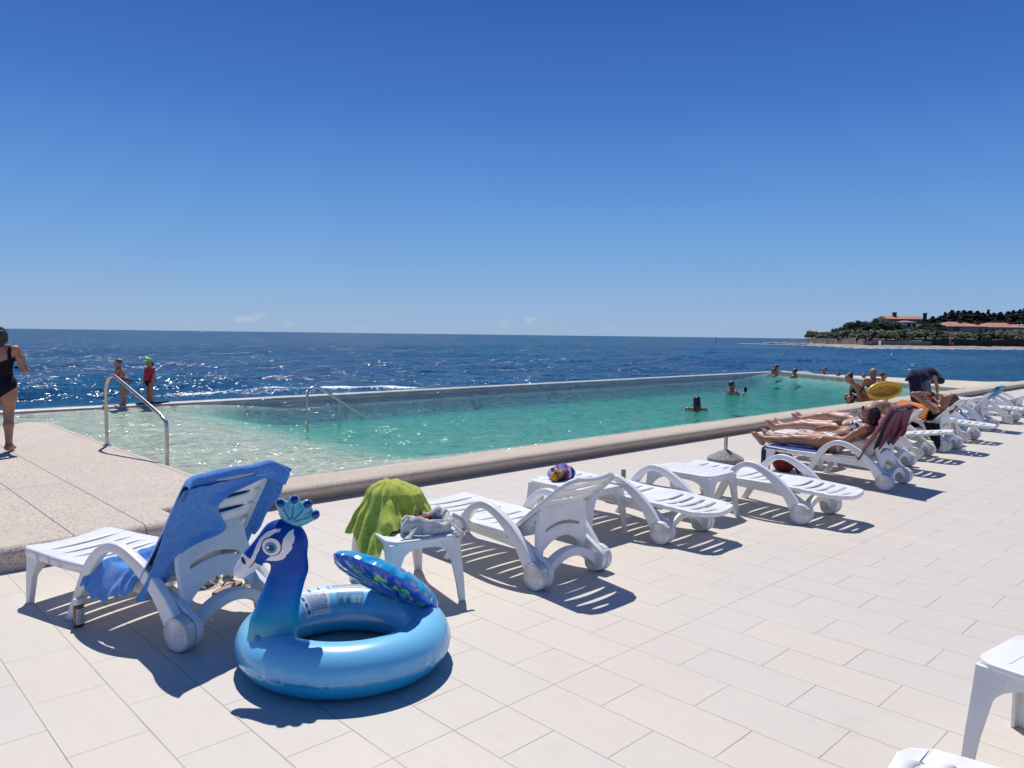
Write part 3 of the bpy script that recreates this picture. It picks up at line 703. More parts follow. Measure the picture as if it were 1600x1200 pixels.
for (x0,x1,y0,y1) in ((99,97,86,98),(88,86.4,88,104),(80,78.6,90,100)): mb.add(*torus_patch('t',x0,x1,y0,y1,None,.0025,(4,2)))
# boxed pictograms on the inner wall
A0,A1,B0,B1=66,41,124,152
for a0,a1,b0,b1 in ((A0,A1,B0,B0+.9),(A0,A1,B1-.9,B1),(A0,A0-.35,B0,B1),(A1+.35,A1,B0,B1)): mb.add(*torus_patch('t',a0,a1,b0,b1,None,.0025,(10,4)))
for a0 in (64.5,57.5):
    for a,b_,c_,d_ in ((a0,a0-5,127,128),(a0,a0-5,148,149),(a0,a0-.3,127,149),(a0-4.7,a0-5,127,149),(a0-.9,a0-1.9,136,146),(a0-2.3,a0-3.2,132,146),(a0-3.5,a0-4.2,138,146)): mb.add(*torus_patch('t',a,b_,c_,d_,None,.0025,(3,3)))
for b in (112,116,120):
    a=66
    while a>42: w=rr.uniform(.7,1.8); mb.add(*torus_patch('t',a,a-w,b,b+1.6,None,.0025,(2,1))); a-=w+.6
mb.build('label_print',mink,lab)
def torus_tri(name,a,b,da,db,m,off=.003):
    return mesh_obj(name,[torus_pt(R_(a-da),R_(b+db),off),torus_pt(R_(a+da),R_(b+db),off),torus_pt(R_(a),R_(b-db),off)],[(0,1,2)],m,lab,False)
torus_tri('warning_sign',77.5,112,1.9,8,myel,.0032); torus_tri('warning_sign',46,138,2.6,9,myel,.0032)
torus_tri('warning_mark',77.5,113,.4,5,mink,.0038); torus_tri('warning_mark',46,139,.5,6,mink,.0038)
for a,b in ((97.3,158),(97.3,140),(97.5,122),(99,103)):
    V=[torus_pt(R_(a+1.5*math.cos(t)),R_(b+6.5*math.sin(t)),.003) for t in np.linspace(0,6.28,14)[:-1]]; mesh_obj('label_icon',V,[tuple(range(13))],mbl,lab,False)
# neck and head, modelled in the plane of the neck (a = forward, l = sideways, z)
NE=np.array([-.88,.475]); NN=np.array([-.475,-.88]); N0=np.array([1.60,3.30])
def nk(a,l,z): p=N0+NE*a+NN*l; return (p[0]-PC.x,p[1]-PC.y,z)
LAT=.74
S=Soft((-.30,-.20,.06),(.22,.20,.86),.007)
L=[(.090,.115),(.084,.171),(.0662,.2606),(.0304,.3542),(-.0053,.4373),(-.0361,.5101)]; Rr=[(-.125,.115),(-.1305,.1872),(-.1383,.2958),(-.147,.3823),(-.1629,.468),(-.1839,.5533)]
ct=[((l[0]+r[0])/2,0,(l[1]+r[1])/2) for l,r in zip(L,Rr)]; rd=[math.hypot(l[0]-r[0],l[1]-r[1])/2 for l,r in zip(L,Rr)]
S.chain(ct,rd,.03); S.cap(ct[-1],(-.106,0,.640),rd[-1]*1.02,.086,.03); S.ell((-.085,0,.668),(.098,.104,.102),k=.03); S.cap((-.055,0,.672),(.055,0,.60),.088,.046,.03)
V,F=S.mesh(2)
V=np.array([nk(a,l*LAT,z) for a,l,z in V])
mneck=vinyl('peacock_neck_vinyl',[(.12,(.62,.55,.62)),(.165,(.42,.50,.58)),(.24,(.14,.42,.54)),(.31,(.015,.34,.50)),(.38,(.004,.20,.52)),(.48,(.003,.10,.45)),(.60,(.003,.06,.34)),(.76,(.003,.05,.32))],coat=.08,rough=.36,bumps=.12)
mneck.node_tree.nodes['Principled BSDF'].inputs['Specular IOR Level'].default_value=.22
neck=mesh_obj('neck_and_head',V,F,mneck,pea)
Sb=Soft((-.05,-.12,.45),(.2,.12,.70),.006); Sb.cap((.050,0,.612),(.112,0,.534),.050,.030,.01).cap((.03,0,.598),(.10,0,.54),.045,.03,.02)
Vb,Fb=Sb.mesh(2); keep=(Vb[Fb].mean(1)@np.array([.62,0,-.785]))>-.4315
Vb=np.array([nk(a,l*LAT*1.03,z) for a,l,z in Vb]); u,inv=np.unique(Fb[keep],return_inverse=True)
mwhite=plain('white_vinyl',(.80,.79,.82),.3,(.77,.76,.80),5,coat=.4)
beak=mesh_obj('beak',Vb[u],inv.reshape(-1,4),mwhite,pea)
bvh=BVHTree.FromPolygons([Vector(v) for v in V],[tuple(f) for f in F]); bvb=BVHTree.FromPolygons([Vector(v) for v in Vb],[tuple(f) for f in Fb])
def decal(name,poly,m,off,parent=neck,side=1,trees=(bvh,bvb)):
    bm=bmesh.new(); vs=[bm.verts.new((p[0],p[1],0)) for p in poly]; bm.faces.new(vs)
    bmesh.ops.triangulate(bm,faces=bm.faces[:])
    for _ in range(5):
        le=[e for e in bm.edges if e.calc_length()>.009]
        if not le: break
        bmesh.ops.subdivide_edges(bm,edges=le,cuts=1); bmesh.ops.triangulate(bm,faces=bm.faces[:])
    d=Vector((-NN[0]*side,-NN[1]*side,0))
    for v in bm.verts:
        o=Vector(nk(v.co.x,.4*side,v.co.y)); best=None
        for t in trees:
            h=t.ray_cast(o,d)
            if h[0] is not None and (best is None or h[3]<best[3]): best=h
        if best: nn=best[1]; nn=nn if nn.dot(d)<0 else -nn; v.co=best[0]+nn*off
        else:
            h=trees[0].find_nearest(Vector(nk(v.co.x,.03*side,v.co.y))); v.co=h[0]+h[1]*off
    return bm_obj(name,bm,m,parent,True,recalc=True)
def circ(c,r,n=28): return [(c[0]+r*math.cos(2*math.pi*k/n),c[1]+r*math.sin(2*math.pi*k/n)) for k in range(n)]
PA=[(.075,.575),(.0652,.5984),(.0565,.616),(.0456,.6427),(.0348,.6693),(.0196,.6957),(-.0105,.7258),(-.045,.7398),(-.073,.7405),(-.0664,.7271),(-.047,.7237),(-.0275,.7111),(-.0017,.6898),(.0156,.6681),(.0244,.6413),(.0373,.6193),(.0439,.5969),(.060,.575)]
PB=[(-.0009,.5916),(-.0268,.615),(-.0528,.6317),(-.0724,.6579),(-.0835,.6986),(-.1054,.7249),(-.1293,.735),(-.127,.7144),(-.1335,.7002),(-.129,.6774),(-.1202,.6664),(-.1223,.6502),(-.1047,.6282),(-.0938,.6197),(-.0937,.6105),(-.0785,.5977),(-.0525,.5903),(-.0266,.5875)]
mblack=plain('black_print',(.01,.012,.018),.35,(.015,.015,.02),5); meb=plain('eye_blue',(.05,.30,.62),.3,(.04,.26,.56),5); mpup=plain('pupil_grey',(.025,.027,.04),.3,(.03,.03,.045),5)
for side in (1,-1):
    decal('face_patch',PA,mwhite,.0012,side=side); decal('face_patch',PB,mwhite,.0012,side=side)
    decal('eye_ring',circ((-.0306,.6605),.0455),mblack,.0026,side=side); ey=decal('eye',circ((-.0306,.6605),.0405),mwhite,.0040,side=side)
    decal('iris',circ((-.028,.6575),.0265),meb,.0054,side=side); decal('pupil',circ((-.030,.6565),.0152),mpup,.0068,side=side); decal('eye_glint',circ((-.0165,.660),.0065,12),mwhite,.0080,side=side)
    decal('nostril',[(.0949+.014*math.cos(t)*.55-.010*math.sin(t)*0+.006*math.sin(t),.592+.016*math.sin(t)) for t in np.linspace(0,6.28,15)[:-1]],mblack,.0028,side=side)
    decal('mouth_line',[(.072,.560),(.060,.572),(.048,.590),(.042,.604),(.039,.603),(.044,.588),(.056,.570),(.070,.558)],mblack,.0030,side=side)
# crest: one puffy fan with four dark knobs and printed quills
co_=[(-.0624,.765),(-.067,.8049),(-.0543,.8375),(-.0631,.8644),(-.0803,.8681),(-.0975,.849),(-.1149,.8573),(-.1194,.88),(-.1324,.884),(-.1476,.8741),(-.154,.8486),(-.1715,.8477),(-.1847,.8586),(-.2022,.8485),(-.2042,.8208),(-.1976,.8073),(-.2196,.8061),(-.2372,.7867),(-.2238,.7643),(-.1885,.7524),(-.1709,.7395),(-.1664,.72),(-.11,.75)]
S=Soft((-.27,-.06,.70),(-.02,.06,.91),.005); knobs=[(-.0724,.8457),(-.131,.8588),(-.1889,.8354),(-.223,.7861)]; root_=(-.118,.752)
for kx,kz in knobs: S.cap((root_[0],0,root_[1]),(kx,0,kz),.032,.026,.018)
for (x,z) in ((-.10,.80),(-.14,.80),(-.17,.775)): S.ell((x,0,z),(.030,.022,.030),k=.02)
V2,F2=S.mesh(2); V2=np.array([nk(a,l*.85,z) for a,l,z in V2])
mcrest=vinyl('crest_vinyl',[(.70,(.06,.36,.52)),(.80,(.10,.46,.58)),(.9,(.16,.55,.66))],coat=.4)
crest=mesh_obj('crest',V2,F2,mcrest,pea); bvc=BVHTree.FromPolygons([Vector(v) for v in V2],[tuple(f) for f in F2])
mnavy=plain('navy_vinyl',(.008,.03,.26),.25,(.008,.025,.22),5,coat=.5)
for kx,kz in knobs:
    dx,dz=kx-root_[0],kz-root_[1]; q=math.hypot(dx,dz); cxk,czk=kx+dx/q*.006,kz+dz/q*.006
    for side in (1,-1):
        decal('crest_spot',[(cxk+dx/q*.0205*math.cos(t)-dz/q*.0165*math.sin(t),czk+dz/q*.0205*math.cos(t)+dx/q*.0165*math.sin(t)) for t in np.linspace(0,6.283,21)[:-1]],mnavy,.0016,parent=crest,side=side,trees=(bvc,))
    for side in (1,-1):
        nx,nz=-dz/q,dx/q; w=.0024; b0=(root_[0]+(kx-root_[0])*.16,root_[1]+(kz-root_[1])*.16+.008); 
        decal('quill_line',[(b0[0]+nx*w,b0[1]+nz*w),(kx-dx/q*.02+nx*w,kz-dz/q*.02+nz*w),(kx-dx/q*.02-nx*w,kz-dz/q*.02-nz*w),(b0[0]-nx*w,b0[1]-nz*w)],mnavy,.0015,parent=crest,side=side,trees=(bvc,))
vm_=MB(); vm_.lathe([(.016,0),(.015,.003),(.010,.005),(.001,.005)],n=16); vv=vm_.build('valve',plain('valve_blue',(.03,.16,.42),.3,(.03,.14,.4),5),neck)
h=bvh.ray_cast(Vector(nk(.035,.4,.235)),Vector((-NN[0],-NN[1],0))); vv.location=h[0]; vv.rotation_euler=Vector(h[1] if h[1].dot(Vector((NN[0],NN[1],0)))>0 else -h[1]).to_track_quat('Z','Y').to_euler()
# tail fan leaning over the hole
TB=np.array([2.445,3.075,.225]); TD=np.array([-.74,.42,.527]); TW=np.array([.36,.86,-.37]); TD/=np.linalg.norm(TD); TW-=TD*(TW@TD); TW/=np.linalg.norm(TW); TN=np.cross(TD,TW)
if TN[2]<0: TN=-TN
nph,nr=240,26
def rim(ph):
    c=math.cos(ph); s_=math.sin(ph)
    sc=abs(math.cos(5.5*ph))**.6
    return np.array([.30+ (.29+.020*sc)*c, (.285+.020*sc)*s_*(1-.15*c*0)*(1.0 if c>0 else (1+.55*c*(1 if True else 0)))])
def fan_pt(ph,t,side):
    r=rim(ph); cen=np.array([.20,0.]); p=cen+(r-cen)*t
    sc=abs(math.cos(5.5*ph))
    th=.062*math.sqrt(max(0,1-t**3.2))*(.62+.38*min(1,sc*1.5)) ; th*= (1 if t<.99 else 0)
    w=.0018*math.sin(ph*47)*math.exp(-((t-.9)/.12)**2)
    q=TB+TD*p[0]+TW*p[1]+TN*(side*(th+w) - .02*(t**2)); return q-np.array(PC)
fan=[]
for side,m in ((1,vinyl('tail_back_vinyl',[(0,(.01,.30,.62)),(.6,(.02,.36,.70))],coat=.8,rough=.2)),(-1,plain('tail_front_vinyl',(.008,.085,.50),.3,(.01,.10,.56),6,coat=.5))):
    V=[];F=[]
    for i in range(nph):
        for j in range(nr+1): V.append(fan_pt(2*math.pi*i/nph,.02+.98*(j/nr)**.8,side))
    for i in range(nph):
        for j in range(nr): a=i*(nr+1)+j; b=((i+1)%nph)*(nr+1)+j; F.append((a,b,b+1,a+1))
    F.append(tuple(i*(nr+1) for i in range(nph)))
    o=mesh_obj('tail_back' if side>0 else 'tail_front',V,F,m,pea); fan.append((o,V,F))
mgreen=plain('feather_green',(.06,.42,.14),.3,(.12,.50,.08),14,coat=.4); mlime=plain('feather_lime',(.42,.66,.10),.3,(.36,.6,.10),14,coat=.4); mteal=plain('feather_teal',(.03,.45,.62),.3,(.02,.4,.6),8,coat=.4)
def fan_leaf(ph,t0,t1,w,m,off,name='feather_print'):
    V=[];F=[];n=14
    for k in range(n+1):
        t=t0+(t1-t0)*k/n; ww=w*math.sin(math.pi*min(1,(k/n)**.8))**.8+.001
        for s_ in (-1,0,1):
            q=np.array(fan_pt(ph+s_*ww/max(t,.2),t,-1)); V.append(q-TN*off)
    for k in range(n):
        for c in range(2): a=k*3+c; F.append((a,a+1,a+4,a+3))
    mesh_obj(name,V,F,m,fan[1][0])
for k in range(-5,6):
    ph=k*math.pi/5.5
    if abs(ph)>2.75: continue
    fan_leaf(ph,.40,.93,.20,mlime,.0014); fan_leaf(ph,.46,.91,.165,mgreen,.0026); fan_leaf(ph,.54,.76,.07,mteal,.0038)
# ---------------------------------------------------------------- handrails
def rail(name,pts,r,label,flanges=(),m='steel'):
    t=thing(name,label,'handrail',tuple(pts[0]))
    o=np.array(pts[0]); mb=MB(); mb.tube([tuple(np.array(p)-o) for p in pts],r,12); mb.build('rail_tube',M[m],t)
    for p in flanges:
        mb=MB(); mb.lathe([(.055,0),(.055,.008),(.03,.014),(.024,.03)],n=18); f=mb.build('flange',M[m],t); f.location=tuple(np.array(p)-o)
        for k in range(3):
            b=MB(); b.lathe([(.008,0),(.008,.014),(.001,.016)],n=6); bo=b.build('bolt',M[m],f); bo.location=(.04*math.cos(2.1*k),.04*math.sin(2.1*k),.006)
    return t
A=np.array([2.95,10.46,KZ]); B_=np.array([3.13,8.88,.06])
pts=[A,A+(0,0,.72)]+[A+np.array([.18*s/1.58*1,-1.0*s,.0])*1+np.array([0,0,.72+dz]) for s,dz in ((.03,.075),(.09,.14),(.17,.175),(.26,.178),(.36,.155))]
low=B_+np.array([0,0,.58])
pts+= [np.array([3.10,9.13,.68+.045])+0, np.array([3.118,9.00,.665]), np.array([3.13,8.92,.615]), np.array([3.13,8.88,.55]), B_+np.array([0,0,-.12])]
p2=[p for p in smooth_path([tuple(p) for p in pts[1:]],5)]
rail('handrail',[tuple(A)]+[tuple(p) for p in p2],.021,'tall steel handrail standing on the platform edge by the two children',[tuple(A)])
C1=np.array([6.66,12.08,-.12]); D1=np.array([7.95,12.35,.02])
pts=[C1,C1+(0,0,.62)]+[tuple(x) for x in ((6.685,12.085,.585),(6.74,12.10,.65),(6.83,12.12,.675),(6.94,12.14,.655),(7.3,12.21,.46),(7.7,12.30,.24),(8.1,12.38,.02))]
t=rail('handrail',[tuple(C1)]+[tuple(p) for p in smooth_path([tuple(p) for p in pts[1:]],5)],.023,'lower steel handrail rising out of the pool water')
mb=MB(); mb.tube([(7.40-C1[0],12.23-C1[1],.40-C1[2]),(7.40-C1[0],12.23-C1[1],-.1-C1[2])],.018,10); mb.build('rail_post',M['steel'],t)
# ---------------------------------------------------------------- parasol bases
ms,nts,bs,cs=aggregate('speckled_concrete',(.42,.40,.37),(.16,.15,.14),(.04,.04,.04),60); nts.links.new(cs,bs.inputs['Base Color'])
def parasol_base(x,y,r,h,pipe,label,m2='steel'):
    t=thing('parasol_base',label,'parasol base',(x,y,0),group='concrete parasol bases')
    mb=MB(); mb.lathe([(r*.96,0),(r,.02),(r,.055),(r*.92,.075),(.06,h),(.04,h+.01)],n=36); mb.build('base',ms,t)
    mb=MB(); mb.lathe([(.024,h-.02),(.024,pipe),(.019,pipe),(.019,pipe-.05)],n=16); mb.build('pipe',M[m2],t)
parasol_base(8.97,5.17,.235,.155,.34,'speckled concrete parasol base with a bare steel pipe')
parasol_base(6.05,4.62,.21,.14,.31,'parasol base whose dark pipe shows between two empty loungers','dark_steel')
# ---------------------------------------------------------------- cloth
def terry(name,c,c2=None,scale=55):
    m=plain(name,c,.95,c2 or tuple(x*.66 for x in c),scale,bumps=.8,bscale=230,spec=.15,sheen=.35,lo=.34,hi=.66,bdist=.004); return m
def cloth_grid(fn,nu,nv):
    V=[fn(i/nu,j/nv) for i in range(nu+1) for j in range(nv+1)]
    F=[(i*(nv+1)+j,(i+1)*(nv+1)+j,(i+1)*(nv+1)+j+1,i*(nv+1)+j+1) for i in range(nu) for j in range(nv)]; return V,F
def wr(x,y,s=1.0,seed=0.): return mnoise.fractal(Vector((x*s+seed,y*s-seed,seed*1.7)),1.0,2.0,3)
def cloth_obj(name,grids,m,th=.007,label=None,cat=None,group=None,loc=None,parent=None):
    mb=MB()
    for V,F in grids: mb.add(V,F)
    o=mesh_obj(name,mb.v,mb.f,m,parent,True); so_=o.modifiers.new('t','SOLIDIFY'); so_.thickness=th; so_.offset=0
    sb=o.modifiers.new('s','SUBSURF'); sb.levels=1; sb.render_levels=1
    if label: tag(o,label,cat,group)
    return o
def lmat(L): return Matrix.Translation(L.location)@Matrix.Rotation(L.rotation_euler.z,4,'Z')
def back_pt(ang,x,t,off):
    a=R_(ang); return Vector((x,HY-t*math.cos(a)+off*math.sin(a),HZ+t*math.sin(a)+off*math.cos(a)))
def over_back(ang,t,x,Ltop=LB,th=.055,off=.012):
    """t runs up the front of a backrest, over its top and down the rear"""
    if t<=Ltop: return back_pt(ang,x,t,off)
    arc=math.pi*(th/2)
    if t<=Ltop+arc:
        k=(t-Ltop)/arc*math.pi; c=off-th/2; return back_pt(ang,x,Ltop+.012+math.sin(k)*th/2,c+math.cos(k)*th/2)
    return back_pt(ang,x,Ltop-(t-Ltop-arc),off-th)
ARC=math.pi*.0275
mblue=terry('blue_terry',(.13,.345,.76),(.085,.25,.62)); mgreen_t=terry('lime_terry',(.60,.66,.11),(.43,.50,.055)); mburg=terry('burgundy_terry',(.16,.012,.045),(.11,.008,.03)); mblackt=terry('black_terry',(.014,.013,.016)); mnavyt=terry('navy_terry',(.018,.022,.06)); mcyan=terry('cyan_terry',(.03,.33,.55))
# blue towel on the near lounger
m1=lmat(L1); A1=58
def front(u,v):
    x=-.352+u*(.352+.345); t=.02+v*(LB+ARC+.04); p=over_back(A1,t,x,off=.018+.012*wr(x*6,t*3,1,3)+.007*math.sin(x*30+t*8)*(1-v))
    if x>.26: k=(x-.26)/.085; p=p+Vector((0,0,-.055*k*k))-Vector((0,math.sin(R_(A1))*.05*k*k,0))
    if x<-.27: k=(-.27-x)/.082; p=p-Vector((0,math.sin(R_(A1))*.05*k*k,.04*k*k))
    return m1@p
def xr(td):
    k=[(0,.26),(.03,.10),(.07,-.06),(.12,-.12),(.18,-.08),(.26,-.02),(.32,.03),(.345,-.02),(.37,-.12),(.43,-.20),(.50,-.225),(.60,-.245),(.72,-.29)]
    return float(np.interp(td,[a for a,b in k],[b for a,b in k]))
def flap(u,v):
    td=v*.72; x0=-.360-.018*math.sin(td*9)-.02*v; x=x0+u*(xr(td)-x0)
    fold=.020*max(0,math.sin(x*26+td*6+1.5*wr(x*3,td*3,1,2)))**1.5*(.3+v)+.010*abs(wr(x*10,td*5,1,8))
    lift=.035*math.exp(-((u-1)/.18)**2)*(.4+.6*math.sin(td*14)**2)
    p=back_pt(A1,x,(LB+.01)-td,-.050-.010-fold-lift-.03*td)
    return m1@p
def fold2(u,v):
    """the corner turned over on the rear of the back"""
    a=np.array([-.02,.02]); b=np.array([.16,.03]); c=np.array([.01,.16]); q=a+(b-a)*u*(1-v)+(c-a)*v; q=q+np.array([.0,.20*v*u])
    return m1@back_pt(A1,float(q[0]),(LB+.01)-float(q[1]),-.085-.02*math.sin(u*3+v*2))
def hangr(u,v):
    td=v*.50; x=.315+u*.065*(1-.6*v); p=back_pt(A1,x,.67-td,.02-.10*u+.012*wr(x*8,td*5,1,4)+.010*math.sin(td*26)); return m1@p
def seat_bunch(u,v):
    x=-.40+u*.58; y=.30+v*(.44-.12*u)+.02*wr(x*5,1.0,1,2)
    z=HZ+.022+.045*max(0,math.sin(y*30+x*16+2*wr(x*4,y*4,1,5)))**1.3*(.35+.65*math.sin(v*3.1))+.02*abs(wr(x*9,y*9,1,7))
    if x<-.26: k=(-.26-x)/.14; z-=.17*k*k*(1 if .25<v<.9 else .7); x+=.03*k
    if v<.12: z+=.02
    return m1@Vector((x,y,z))
tw=cloth_obj('towel',[cloth_grid(front,34,40),cloth_grid(flap,34,44),cloth_grid(hangr,6,24),cloth_grid(seat_bunch,46,44)],mblue,label='bright blue towel draped over the raised back and seat of the near left lounger',cat='towel')
# burgundy and black towel on the sunbathing woman's lounger
m5=lmat(L5)
def bfront(u,v):
    x=-.365+u*.73; t=.0+v*(LB+ARC); k=max(0,(abs(x)-.29)/.075); return m5@(over_back(60,t,x,off=.014+.006*wr(x*6,t*4,1,1))-Vector((0,math.sin(R_(60))*.06*k*k,.06*k*k*.5)))
def bback(u,v):
    x=-.335+u*.67; L=.30+.12*math.sin(u*9.5+.5)+.05*math.sin(u*21); td=v*L
    p=back_pt(60,x,(LB+.01)-td,-.060-.02*abs(math.sin(x*22+1))*v-.06*v*v); return m5@p
def bunder(u,v):
    x=-.345+u*.69; L=.40+.10*math.sin(u*7+2.2); td=.10+v*(L-.10); return m5@back_pt(60,x,(LB+.01)-td,-.050-.015*abs(math.sin(x*17))*v-.05*v*v)
bt=cloth_obj('towel',[cloth_grid(bfront,16,26),cloth_grid(bback,34,18)],mburg,label='burgundy towel with black lining hung over the back behind the bikini woman',cat='towel')
cloth_obj('towel_lining',[cloth_grid(bunder,30,14)],mblackt,parent=bt)
# blue towel hanging over the foot end under her legs
def bfoot(u,v):
    x=-.30+u*.60; s=v*1.05
    y=.72+min(s,.71); z=HZ+.012+.006*wr(x*6,y*5,1,6)
    if s>.71: d=s-.71; y=1.43+.012*math.sin(x*20)+.01; z=HZ+.006-d*.62
    if x<-.27: z-=.03
    return m5@Vector((x,y,z))
cloth_obj('towel',[cloth_grid(bfoot,20,30)],terry('faded_blue_terry',(.05,.10,.28)),label='dark blue towel hanging over the foot of the bikini woman\'s lounger',cat='towel')
# black cloth hanging beside the farther lounger, cyan towel over the tall back
m8=lmat(L8)
def blk(u,v):
    y=.06+u*(.22-.10*v)-.03*v; z=.43-v*(.33+.06*math.sin(u*5)); x=-.37-.012*math.sin(u*14)-.02*v; return m8@Vector((x,y,z))
cloth_obj('towel',[cloth_grid(blk,12,12)],mblackt,label='black cloth hanging by the wheel of the lounger with the orange striped towel',cat='towel')
m10=lmat(L10)
def cy(u,v):
    x=-.28+u*.5; t=.51+v*(.145+ARC+.22+.06*math.sin(u*8)); return m10@over_back(47,t,x,off=.014+.008*math.sin(x*25))
cyt=cloth_obj('towel',[cloth_grid(cy,14,16)],mcyan,label='cyan towel over the top of a tall lounger back near the right edge',cat='towel')
def strap(u,v): return m10@back_pt(47,.02+.03*u,.61-v*.42,-.075-.02*v)
cloth_obj('strap',[cloth_grid(strap,2,10)],mblackt,parent=cyt)
# orange striped towel round the hips on lounger 8
mstr,nts,bs=newmat('orange_striped_terry'); tcs=nts.nodes.new('ShaderNodeTexCoord'); wv=nts.nodes.new('ShaderNodeTexWave'); wv.inputs['Scale'].default_value=9; wv.inputs['Distortion'].default_value=1.2; wv.bands_direction='DIAGONAL'; nts.links.new(tcs.outputs['Object'],wv.inputs[0])
mrx=nts.nodes.new('ShaderNodeMapRange'); mrx.inputs[1].default_value=.70; mrx.inputs[2].default_value=.85; nts.links.new(wv.outputs[0],mrx.inputs[0]); nts.links.new(mixc(nts,mrx.outputs[0],(.80,.27,.05),(.12,.035,.02)),bs.inputs['Base Color']); bs.inputs['Roughness'].default_value=.9
def hip8(u,v):
    a=-1.9+u*3.8; y=.26+v*.46; r=.225+.012*math.sin(u*17+v*5); return m8@Vector((math.sin(a)*r*1.25,y,HZ+.12+math.cos(a)*r*.9+.06*v))
cloth_obj('towel',[cloth_grid(hip8,22,10)],mstr,label='orange towel with dark stripes over the hips of the sunbather with raised arms',cat='towel')
# green towel thrown over a bag on the near table: hung from the top of the bag down to its own hem
AP=np.array([2.785,4.02]); ZT=.705
ctl=[(-180,.25,.37,.13),(-165,.27,.35,.13),(-152,.31,.28,.13),(-140,.37,.22,.13),(-130,.36,.36,.14),(-118,.28,.43,.15),(-100,.25,.47,.17),(-75,.25,.475,.20),(-44,.27,.465,.22),(-10,.25,.45,.21),(30,.24,.44,.16),(70,.24,.43,.14),(110,.24,.41,.13),(150,.25,.38,.13),(180,.25,.37,.13)]
ca=[c[0] for c in ctl]
def gtow(u,v):
    th=-180+360*u; R=float(np.interp(th,ca,[c[1] for c in ctl])); Zh=float(np.interp(th,ca,[c[2] for c in ctl])); rb=float(np.interp(th,ca,[c[3] for c in ctl]))
    t=R_(th); hem=.016*math.sin(t*9+1)+.012*math.sin(t*17); R+=hem*.4; Zh+=hem
    k=.30; zb=ZT-.075
    if v<k: r=rb*(v/k); z=ZT-(.075)*(v/k)**2.2
    else: q=(v-k)/(1-k); r=rb+(R-rb)*q**1.05; z=zb+(Zh-zb)*(q**.92)
    drop=max(0,(v-.22)/.78); cx,cy=math.cos(t),math.sin(t)
    w=mnoise.noise(Vector((cx*1.7,cy*1.7,v*1.3)))
    f=(math.sin(t*9+4.5*w+v*2.5)+.6*math.sin(t*19+6*w-v*2)+.35*math.sin(t*41+5*w)); f=(abs(f)**1.3)*(1 if f>0 else -.35)
    dr=.017*f*drop**.8+.016*mnoise.noise(Vector((cx*3.3,cy*3.3,v*4)))
    z+=.012*mnoise.noise(Vector((cx*r*22,cy*r*22,4.)))+.010*math.sin(t*13+3.2*w)*drop*.6
    # a crease falling from the top towards us
    dz=math.exp(-(((th+100)/16)**2))*.03*math.sin(v*math.pi)
    return Vector((AP[0]+cx*(r+dr-dz),AP[1]+cy*(r+dr-dz),z))
gt=cloth_obj('towel',[cloth_grid(gtow,260,40)],mgreen_t,.006,'lime green towel heaped over a bag on the near table','towel')
# hem of the green towel
mb=MB(); 
# cloth bag with its opening towards us
t=thing('cloth_bag','crumpled white cloth shopping bag with red things inside, in front of the green towel','bag',(2.86,3.70,.421),R_(-14))
def bag(u,v):
    a=u*2*math.pi; k=v; w=.5+.5*math.sin(a*3+1)
    r=1+.10*wr(math.cos(a)*2.2,math.sin(a)*2.2+k,1,3)+.10*wr(math.cos(a)*5,k*4,1,9)
    rr=(.95+.15*math.sin(k*math.pi))*(1-.28*max(0,k-.62)/.38*(1 if k>.62 else 0))*r
    z=.002+ (.10+.03*math.sin(a*2+.6)+.025*wr(math.cos(a)*3,math.sin(a)*3,1,4))*min(1,k*1.25) - (.05*(k-.8)/.2 if k>.8 else 0)
    return Vector((.155*rr*math.cos(a),.115*rr*math.sin(a)*1.0,z))
V,F=cloth_grid(bag,64,18)
mbag=plain('white_bag_cloth',(.66,.64,.60),.8,(.50,.48,.44),18,bumps=.3,bscale=90,bdist=.004)
o=mesh_obj('bag_cloth',V,F,mbag,t); sm=o.modifiers.new('t','SOLIDIFY'); sm.thickness=.003
mb=MB(); mb.box((-.02,.03,.055),(.12,.07,.075),.3); rb=mb.build('red_pouch',plain('red_cloth',(.20,.008,.01),.7,(.13,.006,.008),9),t); bv=rb.modifiers.new('b','BEVEL'); bv.width=.015; bv.segments=3
mb=MB(); mb.box((.05,-.035,.045),(.11,.06,.06),-.4); rb=mb.build('blue_bundle',plain('bluish_cloth',(.12,.18,.36),.8,(.3,.34,.4),14),t); bv=rb.modifiers.new('b','BEVEL'); bv.width=.02; bv.segments=3
for s_,x0 in ((-1,-.15),(1,.15)):
    mb=MB(); mb.tube(smooth_path([(x0,-.05,.10),(x0+s_*.05,-.09,.07),(x0+s_*.06,-.11,.02),(x0+s_*.02,-.12,.012),(x0-s_*.03,-.10,.06)],5),.006,6,rb=[.014]*21); mb.build('handle_strap',mbag,t)
# dark bag peeping out under the towel
S=Soft((2.55,3.75,.40),(3.15,4.35,.75),.012); S.ell((2.80,4.05,.52),(.13,.12,.12),k=.03).ell((2.93,4.00,.53),(.10,.09,.075),k=.03).cap((3.00,3.97,.55),(3.035,3.94,.47),.016,.010,.02)
v,f=S.mesh(2); o=mesh_obj('bag',v,f,plain('dark_red_leather',(.10,.02,.02),.5,(.06,.012,.012),9)); tag(o,'dark brown bag mostly hidden under the lime towel','bag')
